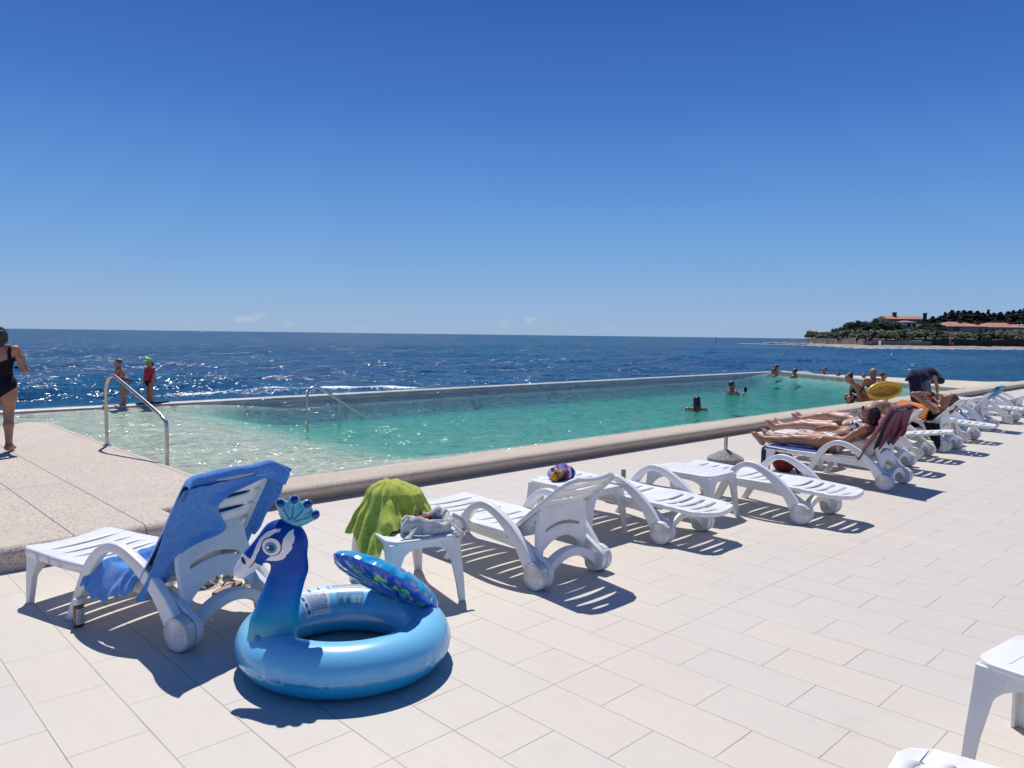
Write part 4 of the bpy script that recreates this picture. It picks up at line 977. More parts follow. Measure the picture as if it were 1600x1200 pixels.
# striped towel on the table behind
ms2,nt2,b2=newmat('striped_terry'); tc2=nt2.nodes.new('ShaderNodeTexCoord'); sp2=nt2.nodes.new('ShaderNodeSeparateXYZ'); nt2.links.new(tc2.outputs['Object'],sp2.inputs[0])
rp=nt2.nodes.new('ShaderNodeValToRGB'); rp.color_ramp.interpolation='CONSTANT'; nt2.links.new(mth(nt2,'FRACT',mth(nt2,'MULTIPLY',mth(nt2,'ADD',sp2.outputs[0],mth(nt2,'MULTIPLY',sp2.outputs[1],-.8)),4.4)),rp.inputs[0]); e=rp.color_ramp.elements; e[0].color=(.10,.14,.40,1); e[1].position=.16; e[1].color=(.28,.01,.12,1)
for p_,c_ in ((.28,(.35,.38,.62)),(.45,(.03,.02,.05)),(.58,(.20,.25,.55)),(.75,(.25,.01,.10)),(.86,(.12,.20,.35))): x=e.new(p_); x.color=c_+(1,)
nt2.links.new(rp.outputs[0],b2.inputs['Base Color']); b2.inputs['Roughness'].default_value=.9
S=Soft((-.22,-.22,-.03),(.22,.22,.20),.008); S.ell((0,0,.045),(.13,.10,.06),k=.03).ell((.06,.02,.065),(.07,.06,.045),k=.03)
v,f=S.mesh(2); N=vnormals(v,f); v=v+N*np.array([.010*math.sin(p[0]*60+p[1]*20+4*mnoise.noise(Vector(p)*9)) for p in v])[:,None]; v[:,2]=np.maximum(v[:,2],0)
o=mesh_obj('towel',v,f,ms2); o.location=(4.80,4.33,.421); tag(o,'small crumpled striped purple and blue towel on the table behind the raised lounger','towel')
S=Soft((-.15,-.12,-.03),(.15,.12,.16),.008); S.ell((0,0,.04),(.085,.06,.055),k=.02).ell((-.02,-.045,.035),(.05,.035,.04),k=.02,sub=True)
v,f=S.mesh(2); v[:,2]=np.maximum(v[:,2],0); y_=mesh_obj('towel_fold',v,f,plain('yellow_cloth',(.60,.30,.02),.85,(.02,.015,.02),7,lo=.42,hi=.5),o); y_.location=(-.10,-.06,0)
# bits and pieces on the ground by the near lounger
def bottle(loc,rz,body,capc,label,h=.15,r=.032,lab=None,flat=1.0):
    t=thing('bottle',label,'bottle',loc,rz); mb=MB(); mb.lathe([(r*.9,0),(r,.006),(r,h*.70),(r*.92,h*.76),(r*.45,h*.80),(r*.45,h*.83)],n=24); o=mb.build('body',body,t); o.scale=(1,flat,1)
    mb=MB(); mb.lathe([(r*.86,h*.80),(r*.88,h*.81),(r*.86,h),(r*.8,h+.002),(.001,h+.003)],n=24); o=mb.build('cap',capc,t); o.scale=(1,flat,1)
    if lab:
        V=[];F=[]
        for k in range(15):
            a=-2.6+k*2.1/14
            for z in (h*.12,h*.66): V.append(((r+.0012)*math.cos(a),(r+.0012)*math.sin(a)*flat,z))
        for k in range(14): F.append((2*k,2*k+2,2*k+3,2*k+1))
        l=mesh_obj('label',V,F,lab,t)
        mb=MB(); rr=random.Random(5)
        for zz in np.linspace(h*.20,h*.58,7):
            a0=-2.4
            while a0<-.9:
                w=rr.uniform(.08,.3); pts=[]
                for k in range(4): a=a0+w*k/3; pts+= [((r+.002)*math.cos(a),(r+.002)*math.sin(a)*flat,zz),((r+.002)*math.cos(a),(r+.002)*math.sin(a)*flat,zz+h*.022)]
                mb.add(pts,[(2*k,2*k+2,2*k+3,2*k+1) for k in range(3)]); a0+=w+.08
        mb.build('label_print',mink,l)
    return t
mamber=plain('amber_lotion',(.16,.055,.02),.25,(.13,.045,.016),6,coat=.5); mcap=plain('white_cap',(.78,.77,.75),.35,None,6); mlab=plain('paper_label',(.66,.66,.68),.5,(.6,.6,.63),7)
bottle((1.14,4.62,0),R_(25),mamber,mcap,'amber sun lotion bottle with white cap at the foot of the lounger arm',.158,.030,mlab,.8)
bottle((2.03,4.93,0),R_(10),plain('purple_label_bottle',(.05,.03,.08),.4,(.25,.22,.30),22,lo=.48,hi=.54),plain('dark_cap',(.04,.03,.05),.4,None,5),'dark purple bottle standing in the sun under the lounger back',.17,.036)
bottle((2.12,4.92,0),R_(0),plain('clear_plastic_bottle',(.50,.60,.58),.2,(.42,.55,.53),7,coat=.5),mcap,'pale clear bottle beside the purple bottle',.18,.036,mlab)
t=thing('sandal_strap_bundle','tangle of white straps and a dark bundle beside the purple bottle','bag',(1.93,4.83,0))
S=Soft((-.15,-.12,-.03),(.15,.12,.14),.010); S.ell((-.03,0,.03),(.09,.06,.035),k=.02).ell((.03,.03,.03),(.05,.05,.03),k=.02); v,f=S.mesh(1); v[:,2]=np.maximum(v[:,2],.001); mesh_obj('bundle',v,f,plain('grey_bundle',(.10,.10,.11),.7,(.45,.44,.42),22),t)
mb=MB()
for k in range(6):
    a=k*1.05; mb.tube(smooth_path([(.02*math.cos(a)-.05,.02*math.sin(a),.05),(.07*math.cos(a)-.02,.05*math.sin(a),.075+.01*(k%2)),(.10*math.cos(a+.6),.07*math.sin(a+.6),.04),(.08*math.cos(a+1.2),.08*math.sin(a+1.2),.008)],5),.005,6)
mb.build('strap',mcap,t)
def flipflop(loc,rz,label):
    t=thing('flip_flop',label,'flip-flop',loc,rz,group='pair of flip-flops under the near lounger')
    out=[]
    for y,w in ((-.125,.015),(-.12,.026),(-.10,.034),(-.05,.035),(0,.034),(.05,.041),(.09,.043),(.115,.034),(.128,.015)): out.append((w,y))
    pl=smooth_path(out+[(-a,b) for a,b in out[::-1]],3,True); pl=[tuple(p) for p in pl]
    extrude_poly('sole',pl,[],.0,.016,plain('dark_sole',(.05,.035,.03),.7,None,8),t,.003,plane='xy'); extrude_poly('footbed',[(a*.93,b*.96) for a,b in pl],[],.0165,.022,plain('tan_footbed',(.42,.26,.19),.7,(.33,.2,.14),10),t,.002,plane='xy')
    mb=MB(); mb.tube(smooth_path([(-.036,-.01,.018),(-.026,.03,.042),(0,.075,.036),(.026,.03,.042),(.036,-.01,.018)],6),.006,8); mb.tube([(0,.076,.018),(0,.075,.038)],.004,6); mb.build('thong_strap',plain('brown_strap',(.08,.045,.03),.5,None,8),t)
flipflop((2.09,4.555,0),R_(-52),'tan flip-flop lying clear in the sun under the near lounger'); flipflop((2.00,4.66,0),R_(-58),'dark flip-flop half in shade, the one nearer the bottles')
# red bag under the bikini woman's lounger; things on table and by the kerb; bags on far loungers
S=Soft((8.6,3.95,-.03),(9.25,4.6,.30),.02); S.ell((8.90,4.32,.11),(.17,.13,.12),k=.05).cap((8.8,4.30,.20),(9.0,4.34,.20),.05,.05,.04)
v,f=S.mesh(2); v[:,2]=np.maximum(v[:,2],.002); o=mesh_obj('bag',v,f,plain('red_bag_cloth',(.34,.02,.015),.6,(.25,.012,.01),6,bumps=.3)); tag(o,'red bag lying in the shade under the bikini woman\'s lounger','bag')
mb=MB(); mb.tube(smooth_path([(-.1,-.05,.2),(-.14,-.12,.22),(-.1,-.18,.1),(-.02,-.2,.01)],6),.012,8); h_=mb.build('handle',M['black_cloth'],o); h_.location=(8.9,4.32,0)
def packet(loc,rz,label,c):
    t=thing('cigarette_pack',label,'pack',loc,rz,group='cigarette packs on the table between the sunbathers'); mb=MB(); mb.box((0,0,.012),(.056,.088,.023)); mb.build('box',c,t,False); mb=MB(); mb.box((0,.030,.0125),(.0575,.030,.0245)); mb.build('lid',mlab,t,False); mb=MB(); mb.box((0,-.01,.0245),(.04,.03,.002)); mb.build('warning_print',mink,t,False)
packet((9.52,4.36,.421),R_(20),'white cigarette pack with dark print, nearer one on the table',mlab); packet((9.68,4.46,.421),R_(55),'plain white pack lying behind the other pack on the table',mcap)
S=Soft((-.25,-.15,-.03),(.25,.15,.22),.015); S.ell((0,0,.06),(.17,.08,.07),k=.03).ell((.09,.02,.08),(.08,.06,.06),k=.03); v,f=S.mesh(2); v[:,2]=np.maximum(v[:,2],.002); o=mesh_obj('bag',v,f,plain('magenta_cloth',(.65,.01,.30),.6,(.5,.01,.22),7)); o.location=(16.0,6.12,0); tag(o,'bright pink bag on the ground against the kerb','bag')
S=Soft((-.35,-.25,-.05),(.35,.25,.40),.02); S.cap((-.15,0,.12),(.17,.02,.12),.13,.12,.06).ell((.05,.02,.22),(.15,.11,.08),k=.06); v,f=S.mesh(2); v[:,2]=np.maximum(v[:,2],.002); bbm=plain('blue_print_bag',(.02,.16,.42),.5,(.03,.40,.62),5,lo=.46,hi=.54,stretch=(1,1,3)); o=mesh_obj('bag',v,f,bbm); o.location=(14.9,4.05,.0); o.scale=(1.15,1.15,1.25); tag(o,'blue patterned beach bag between the flat and the tall lounger','bag')
mb=MB(); mb.tube(smooth_path([(-.14,0,.24),(-.08,0,.34),(.08,0,.34),(.14,0,.24)],6),.012,8); mb.build('handle',mnavyt,o)
t=thing('swim_ring','pale blue inflatable swim ring resting upright behind the beach bag','swim ring',(15.15,4.45,.29),0); V=[];F=[]
for i in range(32):
    for j in range(14): a=i*math.pi/16;b=j*math.pi/7; V.append(((.22+.075*math.cos(b))*math.cos(a),(.22+.075*math.cos(b))*math.sin(a)*.8,.075*math.sin(b)+.18*math.sin(a)))
for i in range(32):
    for j in range(14): F.append((i*14+j,((i+1)%32)*14+j,((i+1)%32)*14+(j+1)%14,i*14+(j+1)%14))
mesh_obj('ring',V,F,plain('pale_blue_vinyl',(.10,.22,.62),.3,(.05,.35,.7),4,coat=.5),t); mb=MB(); mb.lathe([(.02,0),(.02,.02),(.012,.03)],n=12); v_=mb.build('valve',mcap,t); v_.location=(-.22,-.02,.09)
m11=lmat(L11)
def orb(u,v): 
    x=-.33+u*.62; z=HZ+.04-.06*abs(u-.5); y=.62+.03*math.sin(u*9)
    return m11@Vector((x-.05,y-.10*v*0,z-v*(.26*(1-abs(u-.35)))+.03*math.sin(u*12)*v))
def orb2(u,v): x=-.38+u*.62; return m11@Vector((x,.62+.30*v+.02*math.sin(u*9),HZ+.045+.03*wr(x*4,v*3,1,2)))
cloth_obj('bag',[cloth_grid(orb,16,8),cloth_grid(orb2,14,8)],plain('orange_red_cloth',(.60,.07,.015),.7,(.45,.04,.01),6),label='orange red cloth bag slumped on a flat lounger at the right edge',cat='bag')
# ---------------------------------------------------------------- people
def lerp(a,b,t): return np.array(a)*(1-t)+np.array(b)*t
def hand(S,w,d,up,s=1.0,curl=.5,k=.006):
    """wrist w, direction d of the fingers, up = back of the hand: palm, four fingers of different length, thumb"""
    w=np.array(w,float); d=np.array(d,float); d/=np.linalg.norm(d); up=np.array(up,float); up-=d*(up@d); up/=np.linalg.norm(up); sd=np.cross(d,up)
    R=np.stack([d,sd,up],1); S.ell(w+d*.045*s,(.05*s,.040*s,.016*s),R,k=.012)
    for i,(o,l) in enumerate(((-.030,.068),(-.010,.078),(.010,.073),(.029,.056))):
        b=w+d*.082*s+sd*o*s; m=b+(d*math.cos(curl*.5)-up*math.sin(curl*.5))*l*.55*s; e=m+(d*math.cos(curl*1.3)-up*math.sin(curl*1.3))*l*.5*s
        S.cap(b,m,.0095*s,.0088*s,k).cap(m,e,.0088*s,.0072*s,k)
    b=w+d*.030*s-sd*.034*s; m=b+(d*.7-sd*.65-up*.2)*.036*s; e=m+(d*.95-sd*.2-up*.25)*.030*s
    S.cap(b,m,.012*s,.010*s,k).cap(m,e,.010*s,.008*s,k)
def foot(S,ankle,toe,up,s=1.0):
    a=np.array(ankle,float); t=np.array(toe,float); up=np.array(up,float); d=t-a; up-=d*(up@d)/(d@d); up/=np.linalg.norm(up); dn=d/np.linalg.norm(d); sd=np.cross(dn,up)
    heel=a-up*.035*s-dn*.035*s; S.cap(a,heel,.038*s,.034*s,.02); S.cap(heel,t-dn*.05*s-up*.012*s,.032*s,.028*s,.03); S.cap(a+dn*.02*s,t-dn*.05*s,.038*s,.024*s,.03)
    for i in range(5):
        o=(-.030+.015*i)*s; S.cap(t-dn*.055*s+sd*o-up*.008*s,t+sd*o-dn*(.002+.006*i)*s-up*.006*s,.012*s,.0095*s*(1.25 if i==0 else 1),.006)
def head(S,c,fwd_,up,s=1.0,detail=True):
    c=np.array(c,float); f=np.array(fwd_,float); f/=np.linalg.norm(f); u=np.array(up,float); u-=f*(u@f); u/=np.linalg.norm(u); sd=np.cross(u,f); R=np.stack([sd,f,u],1)
    S.ell(c+u*.022*s-f*.008*s,(.074*s,.094*s,.096*s),R,k=.03); S.ell(c-u*.040*s+f*.028*s,(.056*s,.060*s,.072*s),R,k=.03)
    S.ell(c-u*.088*s+f*.058*s,(.026*s,.022*s,.020*s),R,k=.02)
    if detail:
        S.cap(c+f*.084*s+u*.010*s,c+f*.104*s-u*.030*s,.010*s,.014*s,.012)
        for q in (-1,1):
            S.ell(c+sd*q*.076*s-u*.012*s-f*.010*s,(.010*s,.018*s,.030*s),R,k=.008); S.ell(c+sd*q*.034*s+f*.088*s+u*.012*s,(.017*s,.012*s,.012*s),R,k=.01,sub=True)
            S.ell(c+sd*q*.034*s+f*.078*s+u*.012*s,(.013*s,.012*s,.012*s),R,k=.004)
        S.ell(c+f*.086*s-u*.056*s,(.026*s,.012*s,.006*s),R,k=.008); S.ell(c+f*.086*s-u*.066*s,(.022*s,.012*s,.007*s),R,k=.008)
    return dict(c=c,f=f,u=u,sd=sd,R=R,s=s)
def torso(S,J,s=1.0,sex='f',belly=0.0):
    sl,sr,hl,hr=[np.array(J[k],float) for k in ('sl','sr','hl','hr')]; neck=np.array(J['neck'],float); sm=(sl+sr)/2; hm=(hl+hr)/2
    ax=sm-hm; ax/=np.linalg.norm(ax); lat=(sr-sl)/np.linalg.norm(sr-sl); fr=np.cross(ax,lat)*J.get('front',1); fr/=np.linalg.norm(fr); R=np.stack([lat,fr,ax],1); J['R']=R; J['ax']=ax; J['fr']=fr; J['lat']=lat
    L=np.linalg.norm(sm-hm); W=np.linalg.norm(sr-sl)/2
    S.ell(lerp(hm,sm,.80),(W*.90,.098*s,L*.30),R,k=.05); S.ell(lerp(hm,sm,.58),(W*.80,.095*s,L*.30),R,k=.05); S.ell(lerp(hm,sm,.30)+fr*(.01+belly),(W*.76,(.092+belly)*s,L*.30),R,k=.05)
    S.ell(hm+ax*.02,(W*.88,.105*s,L*.30),R,k=.05); 
    for q in (-1,1): S.ell(hm+lat*q*.075*s-fr*.052*s-ax*.03*s,(.082*s,.075*s,.085*s),R,k=.04)
    S.cap(sl,sr,.052*s,.052*s,.04); S.cap(lerp(sm,neck,.2),neck,.060*s,.050*s,.03)
    S.cap(neck,J['headbase'],.050*s,.047*s,.02)
    if sex=='f':
        J['br']=[]
        for q in (-1,1): c=lerp(hm,sm,.74)+lat*q*.080*s+fr*.085*s; J['br'].append(c); S.ell(c,(.066*s,.058*s,.062*s),R,k=.03)
def limbs(S,J,s=1.0,th=.080,det=True,ar=.044):
    for a in 'lr':
        if 'e'+a in J:
            S.chain([J['s'+a],lerp(J['s'+a],J['e'+a],.4),J['e'+a]],[.052*s,ar*s,.036*s],.03); S.chain([J['e'+a],lerp(J['e'+a],J['w'+a],.3),J['w'+a]],[.036*s,.038*s,.025*s],.02)
            if det: hand(S,J['w'+a],J.get('hd'+a,np.array(J['w'+a])-np.array(J['e'+a])),J.get('hu'+a,(0,0,1)),s,J.get('curl',.5))
            else: S.cap(J['w'+a],lerp(J['w'+a],J['e'+a],-.45),.034*s,.018*s,.02)
        if 'k'+a in J:
            S.chain([J['h'+a],lerp(J['h'+a],J['k'+a],.35),J['k'+a]],[th*1.05*s,th*.98*s,.054*s],.04); S.cap(J['h'+a],lerp(J['h'+a],J['k'+a],.5),th*s,th*.85*s,.03)
            b=np.array(J.get('calf',(0,0,0)),float)
            S.chain([J['k'+a],lerp(J['k'+a],J['a'+a],.30)+b,J['a'+a]],[.054*s,.056*s,.036*s],.03)
            if 't'+a in J: foot(S,J['a'+a],J['t'+a],J.get('fu'+a,(0,0,1)),s)
def tf(M4,J):
    out={}
    for k,v in J.items():
        if isinstance(v,tuple) and len(v)==3 and k not in ('front',):
            if k.startswith('hu') or k.startswith('fu') or k.startswith('hd') or k in ('calf','hf','hup'): out[k]=tuple(M4.to_3x3()@Vector(v))
            else: out[k]=tuple(M4@Vector(v))
        else: out[k]=v
    return out
def bounds(J,pad=.3):
    P=np.array([v for k,v in J.items() if isinstance(v,tuple) and len(v)==3 and not k[:2] in ('hu','fu','hd') and k not in ('calf','hf','hup')]); return P.min(0)-pad,P.max(0)+pad
def hairpiece(name,H,m,root,kind='short',h=.012,seed=1):
    c,f,u,sd,R,s=[H[k] for k in ('c','f','u','sd','R','s')]
    S=Soft(c-.36*s-.02,c+.36*s+.02,h)
    S.ell(c+u*.032*s-f*.032*s,(.079*s,.086*s,.090*s),R,k=.02)
    if kind=='bun': S.ell(c+u*.085*s-f*.105*s,(.048*s,.048*s,.046*s),R,k=.015)
    if kind=='long': S.chain([c-f*.06*s,c-f*.085*s-u*.09*s,c-f*.08*s-u*.16*s],[.072*s,.078*s,.085*s],.03)
    if kind=='bob': S.cap(c-f*.05*s,c-f*.055*s-u*.08*s,.082*s,.072*s,.03).cap(c+sd*.06*s-f*.02*s,c+sd*.065*s-u*.07*s-f*.02*s,.04*s,.035*s,.03).cap(c-sd*.06*s-f*.02*s,c-sd*.065*s-u*.07*s-f*.02*s,.04*s,.035*s,.03)
    if kind=='back': S.chain([c+u*.03*s-f*.06*s,c-u*.03*s-f*.11*s,c-u*.12*s-f*.14*s],[.07*s,.05*s,.03*s],.03)
    if kind=='tail': S.chain([c-f*.10*s+u*.02*s,c-f*.13*s-u*.06*s,c-f*.12*s-u*.16*s],[.03*s,.03*s,.018*s],.02)
    # keep the face clear
    S.ell(c+f*.085*s-u*.036*s,(.115*s,.088*s,.088*s),R,k=.02,sub=True)
    V,F=S.mesh(1); N=vnormals(V,F); V=V+N*np.array([.010*s*mnoise.noise(Vector(p)*28/s**.5+Vector((seed,0,0))) for p in V])[:,None]
    return mesh_obj('hair',V,F,m,root)
PG=None
def person(J,label,skin,h=.014,sex='f',s=1.0,th=.080,hair=('hair_dark','short'),det=True,garments=(),belly=0.0,group=None,ar=.044,cut=None):
    J=dict(J); H=None
    lo,hi=bounds(J,.34*s); S=Soft(lo,hi,h)
    hc=np.array(J['head']); hf=np.array(J['hf']); hu=np.array(J['hup']); hu=hu/np.linalg.norm(hu)
    J['headbase']=tuple(hc-hu*.06*s-hf/np.linalg.norm(hf)*.02*s)
    if 'sl' in J: torso(S,J,s,sex,belly); limbs(S,J,s,th,det,ar)
    H=head(S,hc,hf,hu,s,det); V,F=S.mesh(1 if h<.02 else 0)
    if cut is not None: F=F[V[F].mean(1)[:,2]>cut]
    o=mesh_obj('person',V,F,M[skin] if isinstance(skin,str) else skin); tag(o,label,'person',group)
    if hair: hairpiece('hair',H,M[hair[0]],o,hair[1],h)
    for g in garments:
        mf,mat,off,nm=g; v,f=patch(V,F,lambda c: mf(c,J),off)
        if len(f): 
            g_=mesh_obj(nm,v,f,mat,o)
    return o,J,H,V,F
def local(c,J,o): return (c-np.array(o))@J['R']
mspot,nts,bs=newmat('black_and_white_bikini'); vo=nts.nodes.new('ShaderNodeTexNoise'); vo.inputs['Scale'].default_value=26; tcx=nts.nodes.new('ShaderNodeTexCoord'); nts.links.new(tcx.outputs['Object'],vo.inputs['Vector']); rp=nts.nodes.new('ShaderNodeValToRGB'); rp.color_ramp.interpolation='CONSTANT'; nts.links.new(vo.outputs[0],rp.inputs[0]); e=rp.color_ramp.elements; e[0].color=(.012,.014,.025,1); e[1].position=.45; e[1].color=(.72,.74,.78,1); nts.links.new(rp.outputs[0],bs.inputs['Base Color'])
def bra(r=.066):
    def f(c,J):
        k=np.zeros(len(c),bool)
        for b in J['br']:
            q=local(c,J,b); k|=(np.linalg.norm(q/np.array([1.05,1.5,1.0]),axis=1)<r*1.12)&(q[:,1]>-.035)
        q=local(c,J,(np.array(J['br'][0])+np.array(J['br'][1]))/2); k|=(np.abs(q[:,2]+.022)<.017)&(np.abs(q[:,0])<.26)
        for i,n in ((0,-1),(1,1)):
            b=local(c,J,J['br'][i]); k|=(np.abs(b[:,0]+n*.02)<.009)&(b[:,2]>0)&(b[:,2]<.115)&(b[:,1]>-.12)
        return k
    return f
def briefs(w=1.0):
    def f(c,J):
        hm=(np.array(J['hl'])+np.array(J['hr']))/2; q=local(c,J,hm); lim=.062*w
        return (q[:,2]<lim)&(q[:,2]>-.20)&(q[:,2]>-.16+np.abs(q[:,0])*1.25)&(np.abs(q[:,0])<.2)
    return f
def onepiece(c,J):
    hm=(np.array(J['hl'])+np.array(J['hr']))/2; q=local(c,J,hm); L=np.linalg.norm((np.array(J['sl'])+np.array(J['sr']))/2-hm); W=np.linalg.norm(np.array(J['sr'])-np.array(J['sl']))/2
    body=(q[:,2]>-.20)&(q[:,2]>-.15+np.abs(q[:,0])*.75)&(q[:,2]<L*.66+.35*np.maximum(0,np.abs(q[:,0])-.02)*1.2)&(np.abs(q[:,0])<W*1.0)
    strap=(np.abs(np.abs(q[:,0])-W*.66)<.018)&(q[:,2]>=L*.6)&(q[:,2]<L*1.15)
    return body|strap
# --- sunbathing woman in the bikini
J=tf(lmat(L5),dict(hl=(-.085,.66,.445),hr=(.085,.66,.445),sl=(-.175,.285,.640),sr=(.175,.305,.650),neck=(0,.285,.690),head=(0,.31,.805),hf=(0,.72,.69),hup=(0,-.69,.72),
  el=(-.275,.47,.50),wl=(-.215,.71,.505),hdl=(.06,.9,-.10),hul=(-.3,.1,.9),er=(.29,.60,.56),wr=(.17,.83,.585),hdr=(-.25,.85,-.15),hur=(.3,.2,.9),
  kl=(-.10,1.12,.430),kr=(.085,1.13,.445),al=(-.095,1.545,.390),ar=(.10,1.535,.395),tl=(-.125,1.665,.475),tr=(.145,1.645,.495),ful=(0,-.6,.8),fur=(0,-.6,.8),calf=(0,0,-.012)))
per,Jp,H,V,F=person(J,'woman lying in a black and white bikini, head against the burgundy towel','skin_tan',.0105,'f',.98,.088,('hair_dark','back'),True,[(bra(),mspot,.004,'bikini_top'),(briefs(),mspot,.004,'bikini_bottom')],belly=.012)
mb=MB(); c,f,u,sd=H['c'],H['f'],H['u'],H['sd']
for q in (-1,1):
    b=c+f*.088+u*.010+sd*q*.034; V_=[tuple(b+sd*math.cos(t)*.028+u*math.sin(t)*.021+f*.006*math.cos(t*1)*0) for t in np.linspace(0,6.28,15)[:-1]]; mb.add(V_,[tuple(range(14))])
    mb.tube([tuple(b+sd*q*.026+u*.006),tuple(c+sd*q*.082+u*.012-f*.01)],.003,6)
mb.tube([tuple(c+f*.098+u*.014-sd*.01),tuple(c+f*.098+u*.014+sd*.01)],.003,6)
o=mb.build('sunglasses',M['black_cloth'],per); sm=o.modifiers.new('t','SOLIDIFY'); sm.thickness=.003
# --- sunbather on the next lounger
J=tf(lmat(L6),dict(hl=(-.09,.75,.44),hr=(.09,.75,.44),sl=(-.19,.36,.61),sr=(.19,.36,.61),neck=(0,.33,.66),head=(0,.27,.775),hf=(-.1,.55,.85),hup=(0,-.85,.5),
  el=(-.27,.60,.47),wl=(-.22,.86,.45),er=(.27,.60,.47),wr=(.22,.86,.45),kl=(-.10,1.22,.46),kr=(.10,1.24,.47),al=(-.10,1.66,.39),ar=(.11,1.66,.39),tl=(-.15,1.77,.50),tr=(.17,1.77,.50),ful=(0,-.6,.8),fur=(0,-.6,.8)))
per,_,H,_,_=person(J,'pale sunbather with blond hair lying just beyond the bikini woman','skin',.016,'m',1.0,.082,('hair_blond','short'),True,[(briefs(1.2),M['black_cloth'],.006,'swim_shorts')])
# --- third sunbather, legs out in the sun
J=tf(lmat(L7)@Matrix.Translation((0,.42,0)),dict(hl=(-.09,.48,.44),hr=(.09,.48,.44),sl=(-.19,.06,.50),sr=(.19,.06,.50),neck=(0,-.02,.51),head=(0,-.13,.52),hf=(0,.15,1),hup=(0,-1,.15),
  el=(-.30,.28,.43),wl=(-.24,.52,.42),er=(.30,.28,.43),wr=(.24,.52,.42),kl=(-.10,.88,.50),kr=(.10,.92,.50),al=(-.10,1.30,.40),ar=(.11,1.33,.38),tl=(-.12,1.41,.50),tr=(.14,1.44,.50),ful=(0,-.6,.8),fur=(0,-.6,.8)))
person(J,'pale sunbather lying flat, mostly hidden behind the burgundy towel','skin',.016,'m',1.0,.078,('hair_brown','short'),True,[(briefs(1.3),plain('green_shorts',(.03,.10,.09),.7,None,8),.006,'swim_shorts')])
# --- sunbather with raised arms
J=tf(lmat(L8),dict(hl=(-.09,.50,.44),hr=(.09,.50,.44),sl=(-.18,.17,.60),sr=(.18,.17,.60),neck=(0,.12,.645),head=(0,.05,.755),hf=(-.25,.75,.62),hup=(0,-.62,.78),
  el=(-.27,.47,.83),wl=(-.10,.235,.845),hdl=(.35,-.85,-.1),hul=(0,.3,.9),er=(.26,.44,.80),wr=(.09,.22,.82),hdr=(-.3,-.9,.1),hur=(0,.3,.9),kl=(-.11,.96,.62),kr=(.11,.98,.60),al=(-.10,1.24,.40),ar=(.11,1.26,.40),tl=(-.11,1.36,.40),tr=(.12,1.38,.40)))
per,Jp,H,_,_=person(J,'reclining woman shading her face with both raised arms, orange towel on her hips','skin_tan',.015,'f',1.0,.078,('hair_brown','back'),True,[(onepiece,M['black_cloth'],.004,'swimsuit')])
# --- woman walking away at the left edge, black swimsuit
W0=np.array([1.87,10.73,KZ]); Fw=np.array([.30,.954,0.]); Fw/=np.linalg.norm(Fw); Rt=np.array([Fw[1],-Fw[0],0.])
def wl(r,f,z): return tuple(W0+Rt*r+Fw*f+np.array([0,0,z]))
J=dict(hl=wl(-.085,0,.80),hr=wl(.085,0,.80),sl=wl(-.170,.0,1.225),sr=wl(.170,.0,1.225),neck=wl(0,-.01,1.27),head=wl(0.01,.02,1.395),hf=tuple(Fw+Rt*.1),hup=(0,0,1),
  el=wl(-.27,.02,.97),wl=wl(-.20,.22,.95),er=wl(.275,-.02,.97),wr=wl(.20,.20,1.0),kl=wl(-.085,.05,.44),kr=wl(.080,.0,.43),al=wl(-.08,.02,.075),ar=wl(.075,-.02,.075),tl=wl(-.09,.15,.03),tr=wl(.115,.12,.03),front=1,calf=tuple(-Fw*.018))
person(J,'woman in a black swimsuit seen from behind at the left edge','skin_tan',.010,'f',.93,.092,('hair_dark','bob'),True,[(onepiece,M['black_cloth'],.005,'swimsuit')],belly=.02,ar=.05)
# --- two children on the pool wall
def child(base,face,label,skin,garm,hair,arms,lean=0.0,s=.62,legs=True):
    base=np.array(base); f=np.array(face,float); f/=np.linalg.norm(f); r=np.array([f[1],-f[0],0])
    def P(a,b,z): return tuple(base+r*a*s+f*b*s+np.array([0,0,z*s]))
    J=dict(hl=P(-.09,-lean*.5,.80),hr=P(.09,-lean*.5,.80),sl=P(-.155,lean,1.16),sr=P(.155,lean,1.16),neck=P(0,lean,1.21),head=P(0,lean+.03,1.385),hf=tuple(f),hup=(0,0,1),kl=P(-.09,.02,.43),kr=P(.09,.02,.43),al=P(-.085,0,.075),ar=P(.085,0,.075),tl=P(-.09,.16,.03),tr=P(.1,.16,.03))
    for k,(a,b,z) in arms.items(): J[k]=P(a,b,z)
    return person(J,label,skin,.012,'m',s*1.12,.072,hair,True,garm)
mred=plain('red_rash_top',(.55,.025,.06),.7,(.44,.018,.045),9); 
def top_mask(c,J):
    hm=(np.array(J['hl'])+np.array(J['hr']))/2; q=local(c,J,hm); L=np.linalg.norm((np.array(J['sl'])+np.array(J['sr']))/2-hm); W=np.linalg.norm(np.array(J['sr'])-np.array(J['sl']))/2
    return (q[:,2]>-.01)&(q[:,2]<L*1.06)&(np.abs(q[:,0])<W+.12)&((np.abs(q[:,0])<W+.03)|(q[:,2]>L*.52))
per,_,H,_,_=child((5.53,16.60,.125),(-.88,-.25,0),'child in a red top and lime green cap standing on the pool wall','skin_tan',[(top_mask,mred,.006,'rash_top'),(briefs(.7),M['black_cloth'],.004,'swim_briefs')],('hair_dark','tail'),dict(el=(-.25,.03,.90),wl=(-.26,.10,.66),er=(.25,.0,.90),wr=(.27,.04,.66)))
